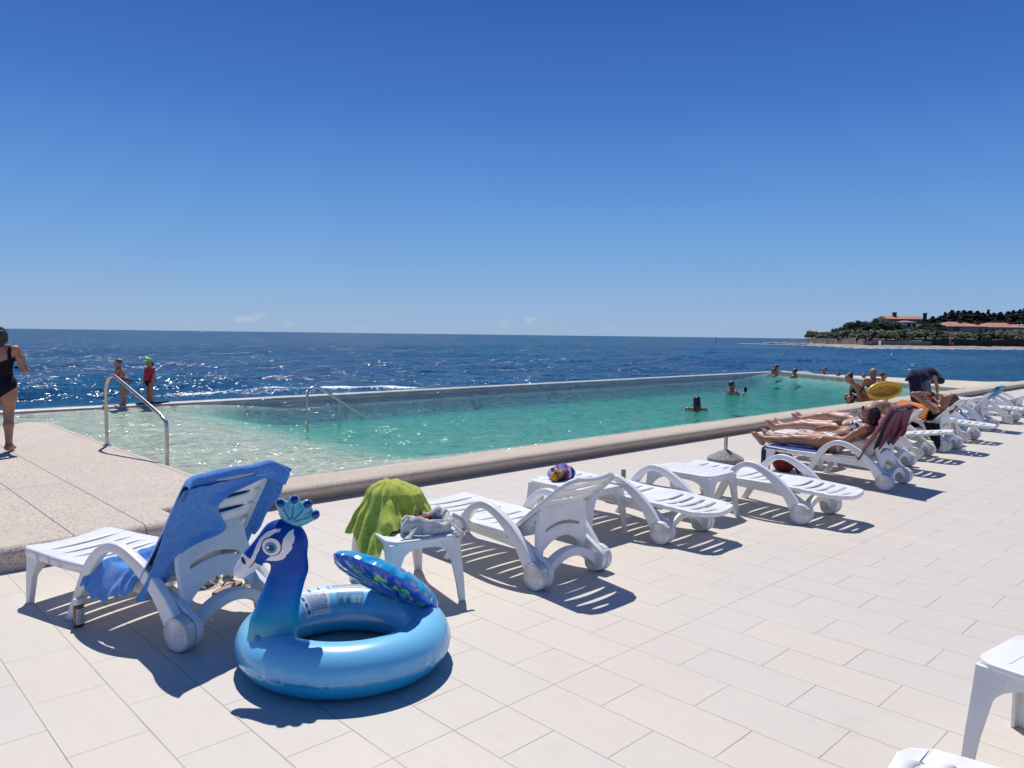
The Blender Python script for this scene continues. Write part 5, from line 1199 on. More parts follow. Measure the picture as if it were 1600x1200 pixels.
S=Soft(H['c']-.2,H['c']+.22,.008); s_=H['s']; S.ell(H['c']+H['u']*.048*s_-H['f']*.012*s_,(.092*s_,.108*s_,.092*s_),H['R'],k=.01).ell(H['c']+H['u']*.040*s_+H['f']*.11*s_,(.075*s_,.085*s_,.010*s_),H['R'],k=.015); S.ell(H['c']-H['u']*.06*s_,(.2*s_,.2*s_,.085*s_),H['R'],k=.008,sub=True); v,f=S.mesh(1); mesh_obj('cap',v,f,plain('lime_cap',(.22,.62,.02),.7,(.18,.52,.02),9),per)
child((5.02,16.60,.125),(-.78,.50,0),'small child in a bikini bending forward on the pool wall','skin_tan',[(briefs(.9),plain('blue_grey_cloth',(.08,.09,.2),.7,None,9),.004,'bikini_bottom'),(lambda c,J:(lambda q,L:(q[:,2]>L*.55)&(q[:,2]<L*.78)&(np.abs(q[:,0])<.10)&(q[:,1]>0.0))(local(c,J,(np.array(J['hl'])+np.array(J['hr']))/2),np.linalg.norm((np.array(J['sl'])+np.array(J['sr']))/2-(np.array(J['hl'])+np.array(J['hr']))/2)),mred,.004,'bikini_top')],('hair_brown','short'),dict(el=(-.20,.22,.93),wl=(-.12,.42,.86),er=(.20,.22,.93),wr=(.12,.44,.82)),lean=.13)
mb=MB(); V=[];n=20
for k in range(n): a=2*math.pi*k/n; V.append((5.57+.36*math.cos(a),16.56+.10*math.sin(a)+.05*math.cos(a),.135))
V+=[(x,y,z+.02) for x,y,z in V]; mb.add(V,[tuple(range(n-1,-1,-1)),tuple(range(n,2*n))]+[(k,(k+1)%n,n+(k+1)%n,n+k) for k in range(n)])
o=mb.build('body_board',mnavyt); tag(o,'dark thin board on the pool wall under the feet of the capped child','board')
# --- swimmers in the pool
def swimmer(x,y,face,label,hair,up=.30,skin='skin_wet',arms=None,s=1.0):
    f=np.array([math.cos(R_(face)),math.sin(R_(face)),0]); r=np.array([f[1],-f[0],0]); B=np.array([x,y,WATER+up-.30])
    def P(a,b,z): return tuple(B+r*a*s+f*b*s+np.array([0,0,z*s]))
    J=dict(hl=P(-.09,0,-.50),hr=P(.09,0,-.50),sl=P(-.19,0,.0),sr=P(.19,0,.0),neck=P(0,0,.06),head=P(0,.02,.19),hf=tuple(f),hup=(0,0,1))
    arms=arms or dict(el=(-.30,.14,-.12),wl=(-.22,.34,-.10),er=(.30,.14,-.12),wr=(.22,.34,-.10))
    for k,(a,b,z) in arms.items(): J[k]=P(a,b,z)
    return person(J,label,skin,.024,'m',s,.08,hair,False,cut=WATER-.03)
GS='swimmers in the pool'
swimmer(14.25,8.95,40,'swimmer with long dark hair low in the water near the kerb',('hair_dark','long'),.29)
pr=swimmer(18.95,10.80,-25,'swimmer with short dark hair holding up a dark cup in mid pool',('hair_dark','short'),.36,arms=dict(el=(-.26,.10,-.16),wl=(-.10,.26,-.10),er=(.26,.12,-.14),wr=(.16,.32,.0)))[0]
mb=MB(); mb.lathe([(.035,0),(.042,.13),(.038,.13),(.03,.01)],n=12); o=mb.build('drinking_cup',M['black_cloth']); o.location=(19.17,10.50,WATER+.06); tag(o,'dark cup held up by the swimmer in mid pool','cup')
swimmer(29.2,14.75,120,'nearer swimmer of the pair close to the far pool corner',('hair_dark','short'),.34)
swimmer(30.6,15.35,100,'farther swimmer of the pair, one arm stretched along the wall',('hair_dark','short'),.44,arms=dict(er=(.42,.0,-.02),wr=(.70,.03,-.03),el=(-.28,.12,-.14),wl=(-.2,.3,-.1)))
swimmer(29.13,13.82,95,'swimmer with wet shoulders alone right of the pair in the far corner',('hair_dark','short'),.36)
swimmer(31.25,13.55,150,'swimmer by the end wall, higher of the two dark heads',('hair_dark','short'),.36)
swimmer(30.70,12.75,160,'swimmer sunk to the chin by the end wall, right of the other head',('hair_dark','short'),.22)
swimmer(30.74,11.75,170,'dark head of a swimmer between the squatting woman and the blond one',('hair_dark','short'),.22)
# --- family squatting at the pool edge; local frame: r = right in the photo, f = away from it, metres above the deck
Rp=np.array([.7189,-.6950,0.]); Fp=np.array([.6950,.7189,0.])
def at(base): 
    b=np.array(base,float); return lambda r,f,z: tuple(b+Rp*r+Fp*f+np.array([0,0,z]))
P=at(tuple(np.array((18.55,7.62,-.17))+Rp*.42))
J=dict(hl=P(.30,-.08,.33),hr=P(.34,.10,.33),sl=P(-.13,-.16,.72),sr=P(-.07,.18,.72),neck=P(-.17,.0,.79),head=P(-.25,-.02,.865),hf=tuple(-Rp*.85+np.array([0,0,-.6])),hup=tuple(-Rp*.45+np.array([0,0,.9])),
  el=P(-.10,-.24,.46),wl=P(.02,-.22,.22),er=P(-.12,.2,.46),wr=P(-.06,.1,.24),kl=P(-.28,-.14,.40),kr=P(-.20,.20,.42),al=P(-.12,-.12,.0),ar=P(-.04,.20,.0),tl=P(-.25,-.14,-.03),tr=P(-.17,.20,-.03),front=1)
per,Jp,H,_,_=person(J,'squatting woman with a dark hair bun and black bikini leaning over the kerb','skin_tan',.015,'f',1.0,.08,('hair_dark','bun'),True,[(bra(.07),M['black_cloth'],.005,'bikini_top'),(briefs(),M['black_cloth'],.005,'bikini_bottom')])
P=at(tuple(np.array((19.3,7.75,-.14))+Rp*.62))
J=dict(hl=P(.05,-.09,.36),hr=P(.05,.09,.36),sl=P(-.18,.02,.76),sr=P(.17,.02,.76),neck=P(0,.06,.82),head=P(.03,.09,.94),hf=tuple(Fp+Rp*.3+np.array([0,0,-.3])),hup=(0,0,1),el=P(-.25,.15,.50),wl=P(-.12,.34,.45),er=P(.25,.15,.5),wr=P(.12,.34,.45),kl=P(-.12,.33,.42),kr=P(.18,.33,.42),al=P(-.10,.16,.0),ar=P(.16,.16,.0),tl=P(-.11,.30,-.03),tr=P(.17,.30,-.03))
person(J,'squatting blond woman seen from behind, black bikini top, beside the girl with the yellow ring','skin_tan',.016,'f',1.0,.08,('hair_blond','bob'),True,[(bra(.075),M['black_cloth'],.006,'bikini_top'),(briefs(),M['black_cloth'],.006,'bikini_bottom')])
P=at(tuple(np.array((18.55,7.02,.0))+Rp*.36)); s=.66
J=dict(hl=P(-.06,-.02,.34),hr=P(.06,.02,.34),sl=P(-.11,-.03,.64),sr=P(.10,.03,.64),neck=P(0,0,.68),head=P(.03,.0,.785),hf=tuple(Rp-Fp*.2+np.array([0,0,-.25])),hup=(0,0,1),el=P(-.20,-.10,.52),wl=P(-.33,-.18,.40),er=P(.18,.0,.48),wr=P(.14,-.16,.40),kl=P(.03,-.10,.22),kr=P(.12,.02,.22),al=P(-.02,-.06,.045),ar=P(.07,.06,.045),tl=P(.05,-.12,.02),tr=P(.16,.02,.02))
J['front']=1
person(J,'girl with brown hair standing on the kerb behind her yellow swim ring','skin_tan',.012,'m',.72,.066,('hair_brown','short'),True,[(briefs(.8),M['black_cloth'],.004,'swim_briefs')])
t=thing('inflatable_boat','yellow inflatable with printed pattern held upright by the girl','inflatable',tuple(np.array((18.36,6.70,.46))+Rp*.16))
myl=vinyl('yellow_vinyl',[(-.3,(.72,.38,.01)),(.3,(.80,.48,.02))],coat=.5); V=[];F=[];na,nb=64,16
ea=(Rp*.98+np.array([0,0,.18])); ea/=np.linalg.norm(ea); eb=np.cross(Fp*1.0-np.array([0,0,.35]),ea); eb/=np.linalg.norm(eb); en=np.cross(ea,eb)
for i in range(na):
    for j in range(nb):
        a=2*math.pi*i/na;b=2*math.pi*j/nb; c_=np.array([.36*math.cos(a),.17*math.sin(a)]); q=ea*c_[0]+eb*c_[1]; d=ea*math.cos(a)*.8+eb*math.sin(a); d/=np.linalg.norm(d); V.append(q+d*.052*math.cos(b)+en*.052*math.sin(b))
for i in range(na):
    for j in range(nb): F.append((i*nb+j,((i+1)%na)*nb+j,((i+1)%na)*nb+(j+1)%nb,i*nb+(j+1)%nb))
mesh_obj('ring',V,F,myl,t)
V=[];F=[]
for i in range(na):
    for j in range(9): a=2*math.pi*i/na; k=j/8; q=(ea*.36*math.cos(a)+eb*.17*math.sin(a))*k; V.append(q+en*(.03*math.cos(k*1.5)+.006*math.sin(9*a)*k))
for i in range(na):
    for j in range(8): F.append((i*9+j,((i+1)%na)*9+j,((i+1)%na)*9+j+1,i*9+j+1))
m_=plain('printed_yellow',(.72,.36,.01),.35,(.60,.24,.01),11,lo=.46,hi=.54,coat=.4); o=mesh_obj('printed_floor',V,F,m_,t); sm=o.modifiers.new('t','SOLIDIFY'); sm.thickness=.004
# --- person wrapped in a navy towel, bending over
P0_=at((19.5,6.15,0.0)); P=lambda r,f,z:P0_(r*1.1,f,z*.77)
J=dict(hl=P(-.02,-.09,.74),hr=P(-.02,.09,.74),sl=P(.20,-.17,1.00),sr=P(.20,.17,1.00),neck=P(.26,.0,1.0),head=P(.37,.0,.94),hf=tuple(Rp*.5+np.array([0,0,-.85])),hup=tuple(Rp*.85+np.array([0,0,.5])),el=P(.27,-.2,.72),wl=P(.30,-.16,.48),er=P(.27,.2,.72),wr=P(.30,.16,.48),kl=P(-.02,-.10,.42),kr=P(-.02,.12,.42),al=P(-.04,-.11,.07),ar=P(-.04,.12,.07),tl=P(.09,-.12,.03),tr=P(.09,.13,.03))
per,_,H,_,_=person(J,'person bending over wrapped in a dark navy towel with pale lettering','skin_tan',.018,'m',1.0,.085,('hair_dark','short'),True)
S=Soft(np.array(P(0,0,.2))-.75,np.array(P(0,0,1.0))+.75,.02)
S.cap(P(-.08,0,.98),P(.20,0,1.09),.20,.17,.08); S.cap(P(-.10,-.05,.95),P(-.13,-.12,.34),.20,.13,.08); S.cap(P(-.02,.1,.95),P(.0,.12,.36),.18,.13,.08); S.cap(P(.20,0,1.06),P(.40,-.04,.90),.17,.11,.06); S.cap(P(.06,-.12,.9),P(.08,-.15,.42),.13,.08,.06); S.cap(P(-.20,-.02,1.03),P(-.33,-.06,.90),.06,.03,.05)
v,f=S.mesh(2); N=vnormals(v,f); loc=(v-np.array(P(0,0,0))); rr=loc@Rp; ff=loc@Fp
v=v+N*np.array([.022*math.sin(a*26+4*mnoise.noise(Vector((a*3,b*3,z*2)))) *min(1,max(0,(1.05-z)/.4)) for a,b,z in zip(rr,ff,loc[:,2])])[:,None]
nav=mesh_obj('towel',v,f,mnavyt); tag(nav,'dark navy towel with a curved line of pale letters, wrapped round the bending person','towel')
bt_=BVHTree.FromPolygons([Vector(p) for p in v],[tuple(q) for q in f])
mlet=plain('pale_lettering',(.42,.44,.52),.8,None,9); mb=MB(); mb2=MB(); path=smooth_path([(.16,.90),(.05,.87),(-.01,.78),(.02,.66),(.08,.55),(.15,.42)],40); acc=0
def onb(r,z):
    o=Vector(P(r,-1.5,z)); h=bt_.ray_cast(o,Vector(Fp)); return (h[0]-Vector(Fp)*.006) if h[0] is not None else None
letters={'N':[(0,0,0,1),(0,1,1,0),(1,0,1,1)],'A':[(0,0,.5,1),(.5,1,1,0),(.2,.4,.8,.4)],'U':[(0,1,0,.2),(0,.2,.5,0),(.5,0,1,.2),(1,.2,1,1)],'T':[(.5,0,.5,1),(0,1,1,1)],'I':[(.5,0,.5,1)],'C':[(1,.9,.4,1),(.4,1,0,.5),(0,.5,.4,0),(.4,0,1,.1)],'S':[(1,.9,.2,.9),(.2,.9,.2,.55),(.2,.55,.9,.45),(.9,.45,.9,.1),(.9,.1,0,.1)],'E':[(0,0,0,1),(0,1,1,1),(0,.5,.8,.5),(0,0,1,0)],'O':[(.5,0,0,.5),(0,.5,.5,1),(.5,1,1,.5),(1,.5,.5,0)]}
# the towel's lettering cannot be read in the photo: plain letter-like strokes at the same place
idx=12
for ch in 'NAUTICOES':
    if idx+16>=len(path): break
    a=np.array(path[idx]); b=np.array(path[min(idx+13,len(path)-1)]); d=b-a; n_=np.array([-d[1],d[0]]); n_=n_/np.linalg.norm(n_)*.055
    for x0,y0,x1,y1 in letters[ch]:
        p0=a+d*x0+n_*(y0-.5); p1=a+d*x1+n_*(y1-.5); q0=onb(*p0); q1=onb(*p1)
        if q0 and q1 and (q0-q1).length<.12: mb.tube([tuple(q0),tuple(q1)],.0055,5)
    idx+=18
if mb.v: mb.build('lettering',mlet,nav)
for sg in (-1,1):
    pts=[]
    for i in range(8,len(path)-4,6):
        a=np.array(path[i]); d=np.array(path[i+3])-a; n_=np.array([-d[1],d[0]]); n_=n_/np.linalg.norm(n_)*.05*sg; q=onb(*(a+n_))
        if q: pts.append(tuple(q))
    if len(pts)>3:
        mb=MB(); mb.tube(pts,.005,5); mb.build('trim_stripe',mlet,nav)
# ---------------------------------------------------------------- headland across the bay
def far(px,d,z=0.0):
    p=Fp*d+Rp*(px-800)/1181*d; return (float(p[0]),float(p[1]),z)
def shore(px): return float(np.interp(px,[1150,1190,1255,1350,1480,1600,1800,2400],[262,250,225,170,176,183,195,230]))
mrock,ntr,br,cr=aggregate('shore_rock',(.30,.27,.23),(.17,.15,.13),(.06,.055,.05),.5); ntr.links.new(cr,br.inputs['Base Color'])
mland=plain('dry_grass_slope',(.09,.085,.045),.95,(.055,.06,.03),.15)
pxs=list(np.linspace(1185,1262,12))+list(np.linspace(1272,1900,64)); offs=[-3,0,2,7,14,16,24,40,70,110,170]
V=[];mi=[]
for px in pxs:
    k=float(sstep(px,1200,1275)); hill=float(np.interp(px,[1250,1330,1420,1480,1700,1900],[0,.4,1,1,1.1,1.2]))
    for o_,z in zip(offs,(-1.6,-.35,.05,.2,.3,1.3,1.6,2.4,4.2*hill+1.4,6.0*hill+1.5,7.0*hill+1.2)):
        zz=(z*k-.45*(1-k)) if o_>0 else z
        zz=SEA-.35 if o_<0 else (zz if o_>0 else SEA+.12)
        if 0<o_<15: zz+=.22*mnoise.noise(Vector((px*.21,o_*.5,3.)))+.12*mnoise.noise(Vector((px*.9,o_*1.5,1.)))
        zz=min(zz,SEA+.40+.4*max(0,k-.55)) if px<1268 and o_>0 else zz
        d=shore(px)+o_*(1.0 if px>1262 else .35)+1.2*mnoise.noise(Vector((px*.13,o_*.1,0))); V.append(far(px,d,zz))
n=len(offs); F=[(i*n+j,(i+1)*n+j,(i+1)*n+j+1,i*n+j+1) for i in range(len(pxs)-1) for j in range(n-1)]
mpale=plain('pale_shore_concrete',(.38,.33,.27),.9,(.20,.175,.145),.3)
lo=mesh_obj('headland_terrain',V,F,[mrock,mpale,mland],None,True); tag(lo,kind='structure')
lo.data.polygons.foreach_set('material_index',[ (0 if (j<1 or i<12) else 1 if j<5 else 2) for i in range(len(pxs)-1) for j in range(n-1)])
# single rocks at the tip
mrk=plain('dark_wet_rock',(.10,.09,.08),.8,(.22,.20,.17),.6,bumps=.5)
for k in range(26):
    px=1192+70*((k*0.618)%1.0); d=shore(px)-1.5+5*((k*.37)%1); bm=bmesh.new(); bmesh.ops.create_icosphere(bm,subdivisions=2,radius=1); r=.9+.9*((k*.73)%1)
    for v in bm.verts: v.co=Vector((v.co.x*r*1.5,v.co.y*r,v.co.z*r*.45))*(1+.35*mnoise.noise(v.co*1.3+Vector((k,0,0))))
    o=bm_obj('shore_rock',bm,mrk,None,True,30); o.location=far(px,d,SEA+.15); o.rotation_euler=(0,0,k); tag(o,'low dark rock awash at the tip of the headland','rock','rocks at the tip of the headland')
# surf along the rocks: foam lumps that belong to the sea
mfoam=plain('sea_foam',(.78,.80,.82),.9,(.6,.65,.7),1.5)
mb=MB()
for k in range(60):
    px=1160+ (1600-1160)*((k*.618)%1.0)**1.6; d=shore(px)-2.5-1.5*((k*.31)%1); p=far(px,d,SEA+.06); a=math.atan2(Rp[1],Rp[0]); L_=1.0+2.2*((k*.77)%1); 
    pts=[(p[0]+math.cos(a)*L_*t+.3*math.sin(9*t+k),p[1]+math.sin(a)*L_*t,p[2]+.05*math.sin(5*t+k)) for t in np.linspace(-1,1,7)]
    mb.tube(pts,[.05,.22,.3,.25,.32,.2,.05],6,rb=[.04,.12,.2,.15,.18,.12,.04])
o=mb.build('surf_foam',mfoam); tag(o,kind='stuff')
# promenade wall
mwl=plain('pale_stone_wall',(.30,.255,.21),.9,(.20,.17,.145),.5)
def ribbon(name,pxa,pxb,dof,z0,z1,th,m,label,cat,n=24):
    V=[];F=[]
    for i in range(n+1):
        px=pxa+(pxb-pxa)*i/n
        for dd,z in ((0,z0),(0,z1),(th,z1),(th,z0)): V.append(far(px,shore(px)+dof+dd,z))
    for i in range(n):
        for k in range(4): a=i*4+k;b=i*4+(k+1)%4; F.append((a,b,b+4,a+4))
    F+= [(3,2,1,0),tuple(n*4+k for k in range(4))]
    o=mesh_obj(name,V,F,m,None,False); tag(o,label,cat); return o
ribbon('promenade_wall',1258,1372,11.5,-.2,1.75,.5,mwl,'pale stone promenade wall along the headland shore, left of the trees','wall')
ribbon('promenade_wall',1376,1455,12.5,-.2,1.35,.5,mwl,'lower pale shore wall to the right of the long promenade wall','wall')
ribbon('shore_hedge',1440,1640,13,-.1,1.9,2.5,plain('dark_hedge',(.035,.042,.022),.95,(.02,.026,.014),.8),'long low dark hedge behind the shore at the right edge','hedge')
# trees
def leafmat(n,a,b): return plain(n,a,.8,b,.8,spec=.2,lo=.3,hi=.7)
mtam=leafmat('tamarisk_leaf',(.25,.255,.155),(.16,.17,.10)); mpin=leafmat('pine_leaf',(.085,.115,.058),(.05,.072,.036)); mced=leafmat('cedar_leaf',(.060,.078,.056),(.036,.050,.038)); mbark=plain('bark',(.06,.045,.035),.9,(.035,.028,.022),2)
def make_tree(kind,seed,label,group):
    r=random.Random(seed); mt_,name={'tamarisk':(mtam,'tamarisk_tree'),'pine':(mpin,'pine_tree'),'cedar':(mced,'cedar_tree')}[kind]
    t=thing(name,label,'tree',(0,0,0),0,group)
    cl=[]
    if kind=='tamarisk':
        for k in range(48): a=r.uniform(0,6.28); q=r.uniform(0,1)**.6; cl.append((math.cos(a)*q*2.7,math.sin(a)*q*2.3,1.0+3.6*(1-q*q*.75)*r.uniform(.1,1)**.8,r.uniform(.6,1.0)))
    elif kind=='pine':
        for k in range(56): a=r.uniform(0,6.28); q=r.uniform(0,1)**.55; cl.append((math.cos(a)*q*3.6,math.sin(a)*q*3.0,2.2+4.8*math.sqrt(max(0,1-q*q))*r.uniform(.15,1.0),r.uniform(.7,1.25)))
    else:
        for k in range(52):
            h=k/51; w=(1-h)**.75*3.0*(.75+.5*r.random()); a=r.uniform(0,6.28); cl.append((math.cos(a)*w*r.uniform(.3,1),math.sin(a)*w*r.uniform(.3,1),1.6+h*8.4+r.uniform(-.3,.3),.35+.85*(1-h)*r.uniform(.6,1)))
    V=[];F=[]
    for x,y,z,s_ in cl:
        for k in range(46):
            d=Vector((r.gauss(0,1),r.gauss(0,1),r.gauss(0,1)*.65)).normalized()*s_*(r.uniform(.25,1)**.5)
            c=Vector((x,y,z))+d; n_=(d+Vector((r.gauss(0,.5),r.gauss(0,.5),r.gauss(.4,.5)))).normalized(); u=n_.orthogonal().normalized(); w=n_.cross(u); an=r.uniform(0,6.28); uu=u*math.cos(an)+w*math.sin(an); vv=n_.cross(uu); l=r.uniform(.16,.34)
            b=len(V); V+=[c-uu*l-vv*l*.45,c+uu*l-vv*l*.45,c+uu*l*.8+vv*l*.5,c-uu*l*.8+vv*l*.5]; F.append((b,b+1,b+2,b+3))
    mesh_obj('crown',V,F,mt_,t,False)
    mb=MB()
    if kind=='tamarisk':
        mb.tube([(0,0,-.5),(.1,0,1.0),(-.1,.1,1.8)],[.28,.22,.16],7)
        for a in (0.3,2.2,4.0,5.3): mb.tube([(0,.05,1.3),(math.cos(a)*.7,math.sin(a)*.6,2.3),(math.cos(a)*1.5,math.sin(a)*1.3,3.2)],[.13,.09,.04],6)
    elif kind=='pine':
        mb.tube([(0,0,-.5),(.15,0,2.2),(0,.1,4.6)],[.34,.27,.2],7)
        for a in (0.6,1.9,3.4,5.0): mb.tube([(0.05,.05,3.0),(math.cos(a)*1.1,math.sin(a)*1.0,4.1),(math.cos(a)*2.3,math.sin(a)*2.0,5.0)],[.14,.10,.05],6)
    else:
        mb.tube([(0,0,-.5),(0,0,5),(0,0,10.1)],[.30,.2,.03],7)
        for k in range(9): a=k*2.4; z=2.2+k*.8; w=2.3*(1-k/11); mb.tube([(0,0,z),(math.cos(a)*w*.5,math.sin(a)*w*.5,z+.1),(math.cos(a)*w,math.sin(a)*w,z)],[.07,.05,.02],5)
    mb.build('trunk',mbark,t); return t
def ground_z(px,d):
    o_=d-shore(px); hill=float(np.interp(px,[1250,1330,1420,1480,1700,1900],[0,.4,1,1,1.1,1.2])); return float(np.interp(o_,[14,16,24,40,70,110,170],[.7,1.3,1.6,2.4,4.2*hill+1.4,6*hill+1.5,7*hill+1.2]))
GT='row of grey-green tamarisks behind the shore'; GP='dark round pines on the headland'; GCd='tall dark cedars on the skyline'
LT='grey-green feathery tamarisk in the row behind the headland shore'; LP='dark round pine behind the tamarisk row on the headland'; LCd='tall dark cedar on the headland skyline'
protos={k:[make_tree(k,s_,l,g) for s_ in (11,23,37)] for k,l,g in (('tamarisk',LT,GT),('pine',LP,GP),('cedar',LCd,GCd))}
cnt={}
def plant(kind,px,d,ytop,wpx,rz,hh):
    """ytop: row of the treetop seen from the terrace, wpx: crown width seen from there"""
    c=cnt.get(kind,0); cnt[kind]=c+1; src=protos[kind][c%3]; o=src if c<3 else copy_tree(src)
    z0=ground_z(px,d); top=1.65+(513.2+.0125*px-ytop)*d/1181; H=max(top-z0,2.0); full={'tamarisk':4.9,'pine':7.6,'cedar':10.4}[kind]; wid={'tamarisk':6.0,'pine':8.4,'cedar':6.0}[kind]
    sx_=wpx*d/1181/wid; o.location=far(px,d,z0); o.scale=(sx_,sx_,H/full); o.rotation_euler=(0,0,rz); return o
rt=random.Random(4)
for px,yt,w in ((1268,515,26),(1288,517,30),(1304,516,30),(1322,514,32),(1342,514,32),(1362,513,34),(1384,514,36),(1402,513,34),(1424,515,36),(1446,513,38),(1466,514,34),(1486,518,36),(1506,517,36),(1528,518,36),(1548,516,36),(1568,514,38),(1590,513,40),(1612,512,40),(1640,513,40),(1280,519,24),(1352,519,30),(1412,520,32),(1476,521,34),(1540,521,34),(1580,519,36)):
    plant('tamarisk',px,shore(px)+22+rt.uniform(-4,10),yt,w,rt.uniform(0,6.28),0)
for px,yt,w in ((1303,511,16),(1326,502,30),(1340,499,36),(1356,500,34),(1366,496,22),(1378,499,34),(1394,501,34),(1404,506,30),(1436,508,34),(1448,504,36),(1462,503,32),(1318,508,26)):
    plant('pine',px,shore(px)+52+rt.uniform(-5,12),yt,w,rt.uniform(0,6.28),0)
for px,yt,w in ((1455,494,16),(1463,496,20),(1474,487,13),(1484,484,20),(1494,486,24),(1503,484,22),(1513,485,26),(1524,486,22),(1533,488,20),(1541,483,12),(1550,489,24),(1560,487,20),(1572,486,22),(1580,485,20),(1590,483,20),(1598,481,20),(1608,483,24),(1622,484,26),(1468,493,24),(1486,491,28),(1508,491,28),(1530,492,30),(1556,492,30),(1580,491,30),(1602,490,30),(1447,501,18)):
    plant('cedar',px,shore(px)+118+rt.uniform(-6,14),yt,w*1.25,rt.uniform(0,6.28),0)
# houses
mroof=plain('terracotta_roof',(.46,.23,.16),.85,(.33,.16,.11),.7); mrender=plain('pale_render',(.46,.42,.38),.9,(.38,.34,.31),.4); mwhite_w=plain('white_render',(.70,.70,.70),.9,(.6,.6,.6),.4); mglass=plain('dark_window',(.02,.022,.03),.2,None,3); mtrim=plain('pale_frame',(.5,.48,.45),.8,None,3)
def house(label,px,d,wid,dep,z0,zw,zr,roof,walls,wins,chim=(),rot=0.0,name='house',over=.5):
    a=math.atan2(Rp[1],Rp[0])+rot; t=thing(name,label,'house',far(px,d,0),a)
    mb=MB(); mb.box((0,dep/2,(z0+zw)/2),(wid,dep,zw-z0)); mb.build('wall',walls,t,False)
    W_=wid/2+over; D0=-over; D1=dep+over; rl=max(wid/2-dep*.42,wid*.12) if roof=='hip' else W_
    V=[(-W_,D0,zw),(W_,D0,zw),(W_,D1,zw),(-W_,D1,zw),(-rl,dep/2,zr),(rl,dep/2,zr),(-W_,D0,zw-.22),(W_,D0,zw-.22),(W_,D1,zw-.22),(-W_,D1,zw-.22)]
    r=mesh_obj('roof',V,[(0,1,5,4),(1,2,5),(2,3,4,5),(3,0,4),(6,9,8,7),(0,6,7,1),(1,7,8,2),(2,8,9,3),(3,9,6,0)],mroof,t,False)
    for cx,cz,w in chim: mb=MB(); mb.box((cx,dep*.4,cz-.2),(w,w,2.2)); mb.box((cx,dep*.4,cz+.95),(w*1.25,w*1.25,.18)); mb.build('chimney',plain('chimney_brick',(.12,.06,.05),.9,None,2),r,False)
    for wx,wz,ww,wh in wins:
        f=MB(); f.box((wx,-.03,wz),(ww+.24,.10,wh+.24)); fo=f.build('window',mtrim,t,False); g_=MB(); g_.box((wx,-.07,wz),(ww,.08,wh)); g_.build('pane',mglass,fo,False)
    return t
def zrow(px,y,d): return 1.65+(513.2+.0125*px-y)*d/1181
d=shore(1414)+128; m_=d/1181
house('long upper building with a red tiled roof and a row of small windows',1414,d,58*m_,9,2,zrow(1414,498.5,d),zrow(1414,493.5,d),'gable',mrender,[(x*m_,zrow(1414,503,d),.7,1.0) for x in (-24,-18,-12,-6,0,6,12,18,24)],[(-12*m_,zrow(1414,492,d),1.2)],name='long_house')
t=thing('chimney_tower','tall thin dark tower at the right end of the long red roofed building','tower',far(1442.5,d-3,0)); mb=MB(); mb.box((0,0,(zrow(1442,490.5,d)+2)/2),(1.1,1.1,zrow(1442,490.5,d)-2)); mb.build('shaft',plain('dark_tower',(.07,.06,.06),.9,None,2),t,False); mb=MB(); mb.box((0,0,zrow(1442,490.5,d)+.1),(1.5,1.5,.25)); mb.build('cap',mrender,t,False)
d=shore(1419)+66; m_=d/1181
house('small white house with a low pale roof among the dark pines',1419,d,21*m_,6,2,zrow(1419,503.5,d),zrow(1419,501,d),'hip',mwhite_w,[(-1*m_,zrow(1419,508,d),1.0,1.3),(-6*m_,zrow(1419,511,d),.9,.8),(7*m_,zrow(1419,508,d),.8,1.2)],name='white_house',over=.3)
d=shore(1504)+58; m_=d/1181
house('villa with terracotta hip roof and a dark terrace opening, left one of the pair',1504,d,66*m_,11,2,zrow(1504,510,d),zrow(1504,502.5,d),'hip',mrender,[(-12*m_,zrow(1504,514,d),2.2,1.5),(-22*m_,zrow(1504,514.5,d),.5,1.6),(-27*m_,zrow(1504,514.5,d),.5,1.6),(26*m_,zrow(1504,516,d),.9,1.2)],[(6*m_,zrow(1504,506,d),1.0)],name='villa')
d=shore(1572)+56; m_=d/1181
house('villa with a wide terracotta roof and four dark windows, right one of the pair',1572,d,72*m_,11,2,zrow(1572,511.5,d),zrow(1572,504,d),'hip',mrender,[(x*m_,zrow(1572,516.5,d),1.1,1.0) for x in (-33,-23,-14,-5)],[(-34*m_,zrow(1572,507,d),1.0),(16*m_,zrow(1572,506,d),.8)],name='villa')
d=shore(1640)+60; m_=d/1181
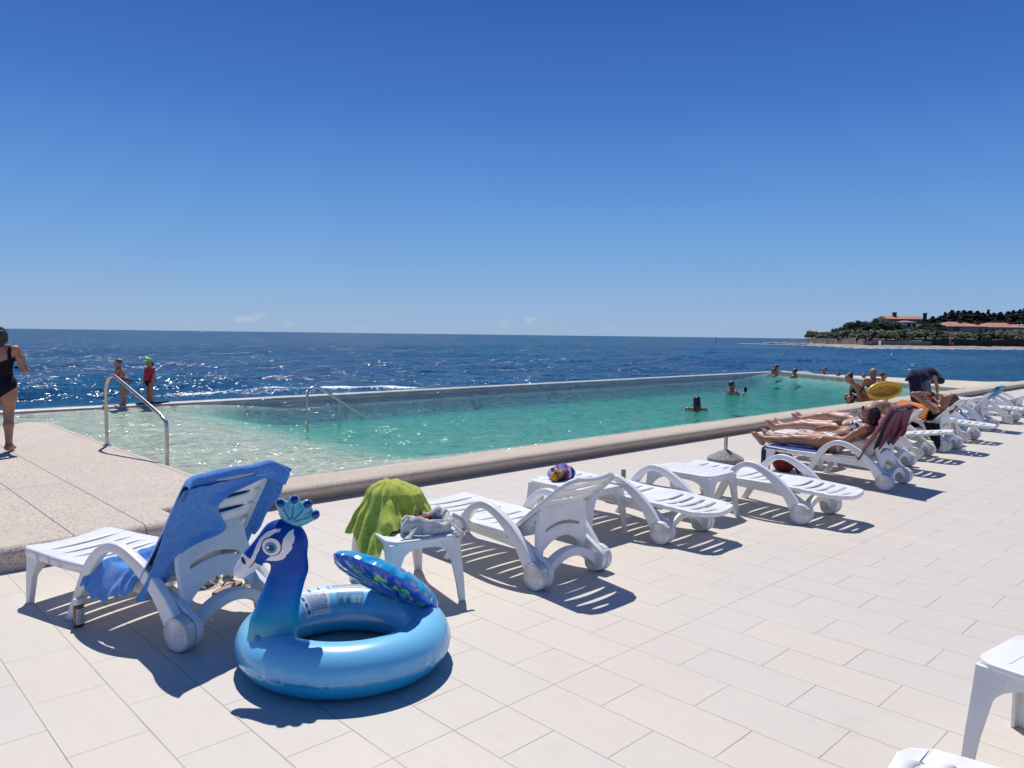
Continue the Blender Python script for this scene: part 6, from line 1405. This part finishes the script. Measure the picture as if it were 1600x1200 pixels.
house('third terracotta roof cut off by the right edge',1636,d,52*m_,10,2,zrow(1620,512,d),zrow(1620,506.5,d),'hip',mrender,[(-10*m_,zrow(1620,516,d),1.0,1.0)],name='villa')
# bathers on the far shore, marker pole
mred2=plain('red_cloth_far',(.35,.04,.03),.8,None,3)
for i,(px,dof,c) in enumerate(((1309,8,'skin'),(1312,7,'skin'),(1338,8,'skin'),(1355,7.5,'skin'),(1359,8,'skin'),(1484,6,'skin'),(1488,7,'skin'))):
    b=np.array(far(px,shore(px)+dof,.55)); S=Soft(b-(1,1,.1),b+(1,1,2.0),.06); S.cap(b+(0,0,.9),b+(0,0,1.35),.17,.19,.08).ell(b+(0,0,1.62),(.10,.11,.13),k=.04)
    for q in (-1,1):
        o_=Rp*.10*q; S.cap(b+o_+(0,0,.9),b+o_+(0,0,.05),.10,.07,.05).cap(b+Rp*.2*q+(0,0,1.36),b+Rp*.30*q+(0,0,.85),.06,.05,.04)
    v,f=S.mesh(1); o=mesh_obj('person',v,f,M['skin']); tag(o,'tiny bather standing on the pale shore of the headland','person','bathers on the far shore')
    v2,f2=patch(v,f,lambda c,b=b:(c[:,2]-b[2]>.7)&(c[:,2]-b[2]<(1.05 if i%2 else 1.4)),.02); mesh_obj('swimwear',v2,f2,mred2 if i%2 else M['black_cloth'],o)
P_=far(1118,shore(1150)-40,SEA); t=thing('marker_pole','thin dark marker pole standing in the sea short of the headland','pole',P_); mb=MB(); mb.tube([(0,0,-.5),(0,0,1.3)],.07,8); mb.build('pole',M['black_cloth'],t); mb=MB(); mb.lathe([(.14,1.3),(.14,1.5),(.02,1.6)],n=10); mb.build('top_mark',M['black_cloth'],t)
for px,h in ((1370,2.2),(1311,1.9)):
    t=thing('lamp_post','slim lamp post with a pale globe on the headland promenade','lamp post',far(px,shore(px)+14.5,1.2),0,'lamp posts on the headland'); mb=MB(); mb.tube([(0,0,0),(0,0,h)],.06,6); mb.build('post',M['dark_steel'],t); mb=MB(); mb.lathe([(.02,h),(.14,h+.1),(.14,h+.22),(.02,h+.30)],n=10); mb.build('globe',mwhite_w,t)
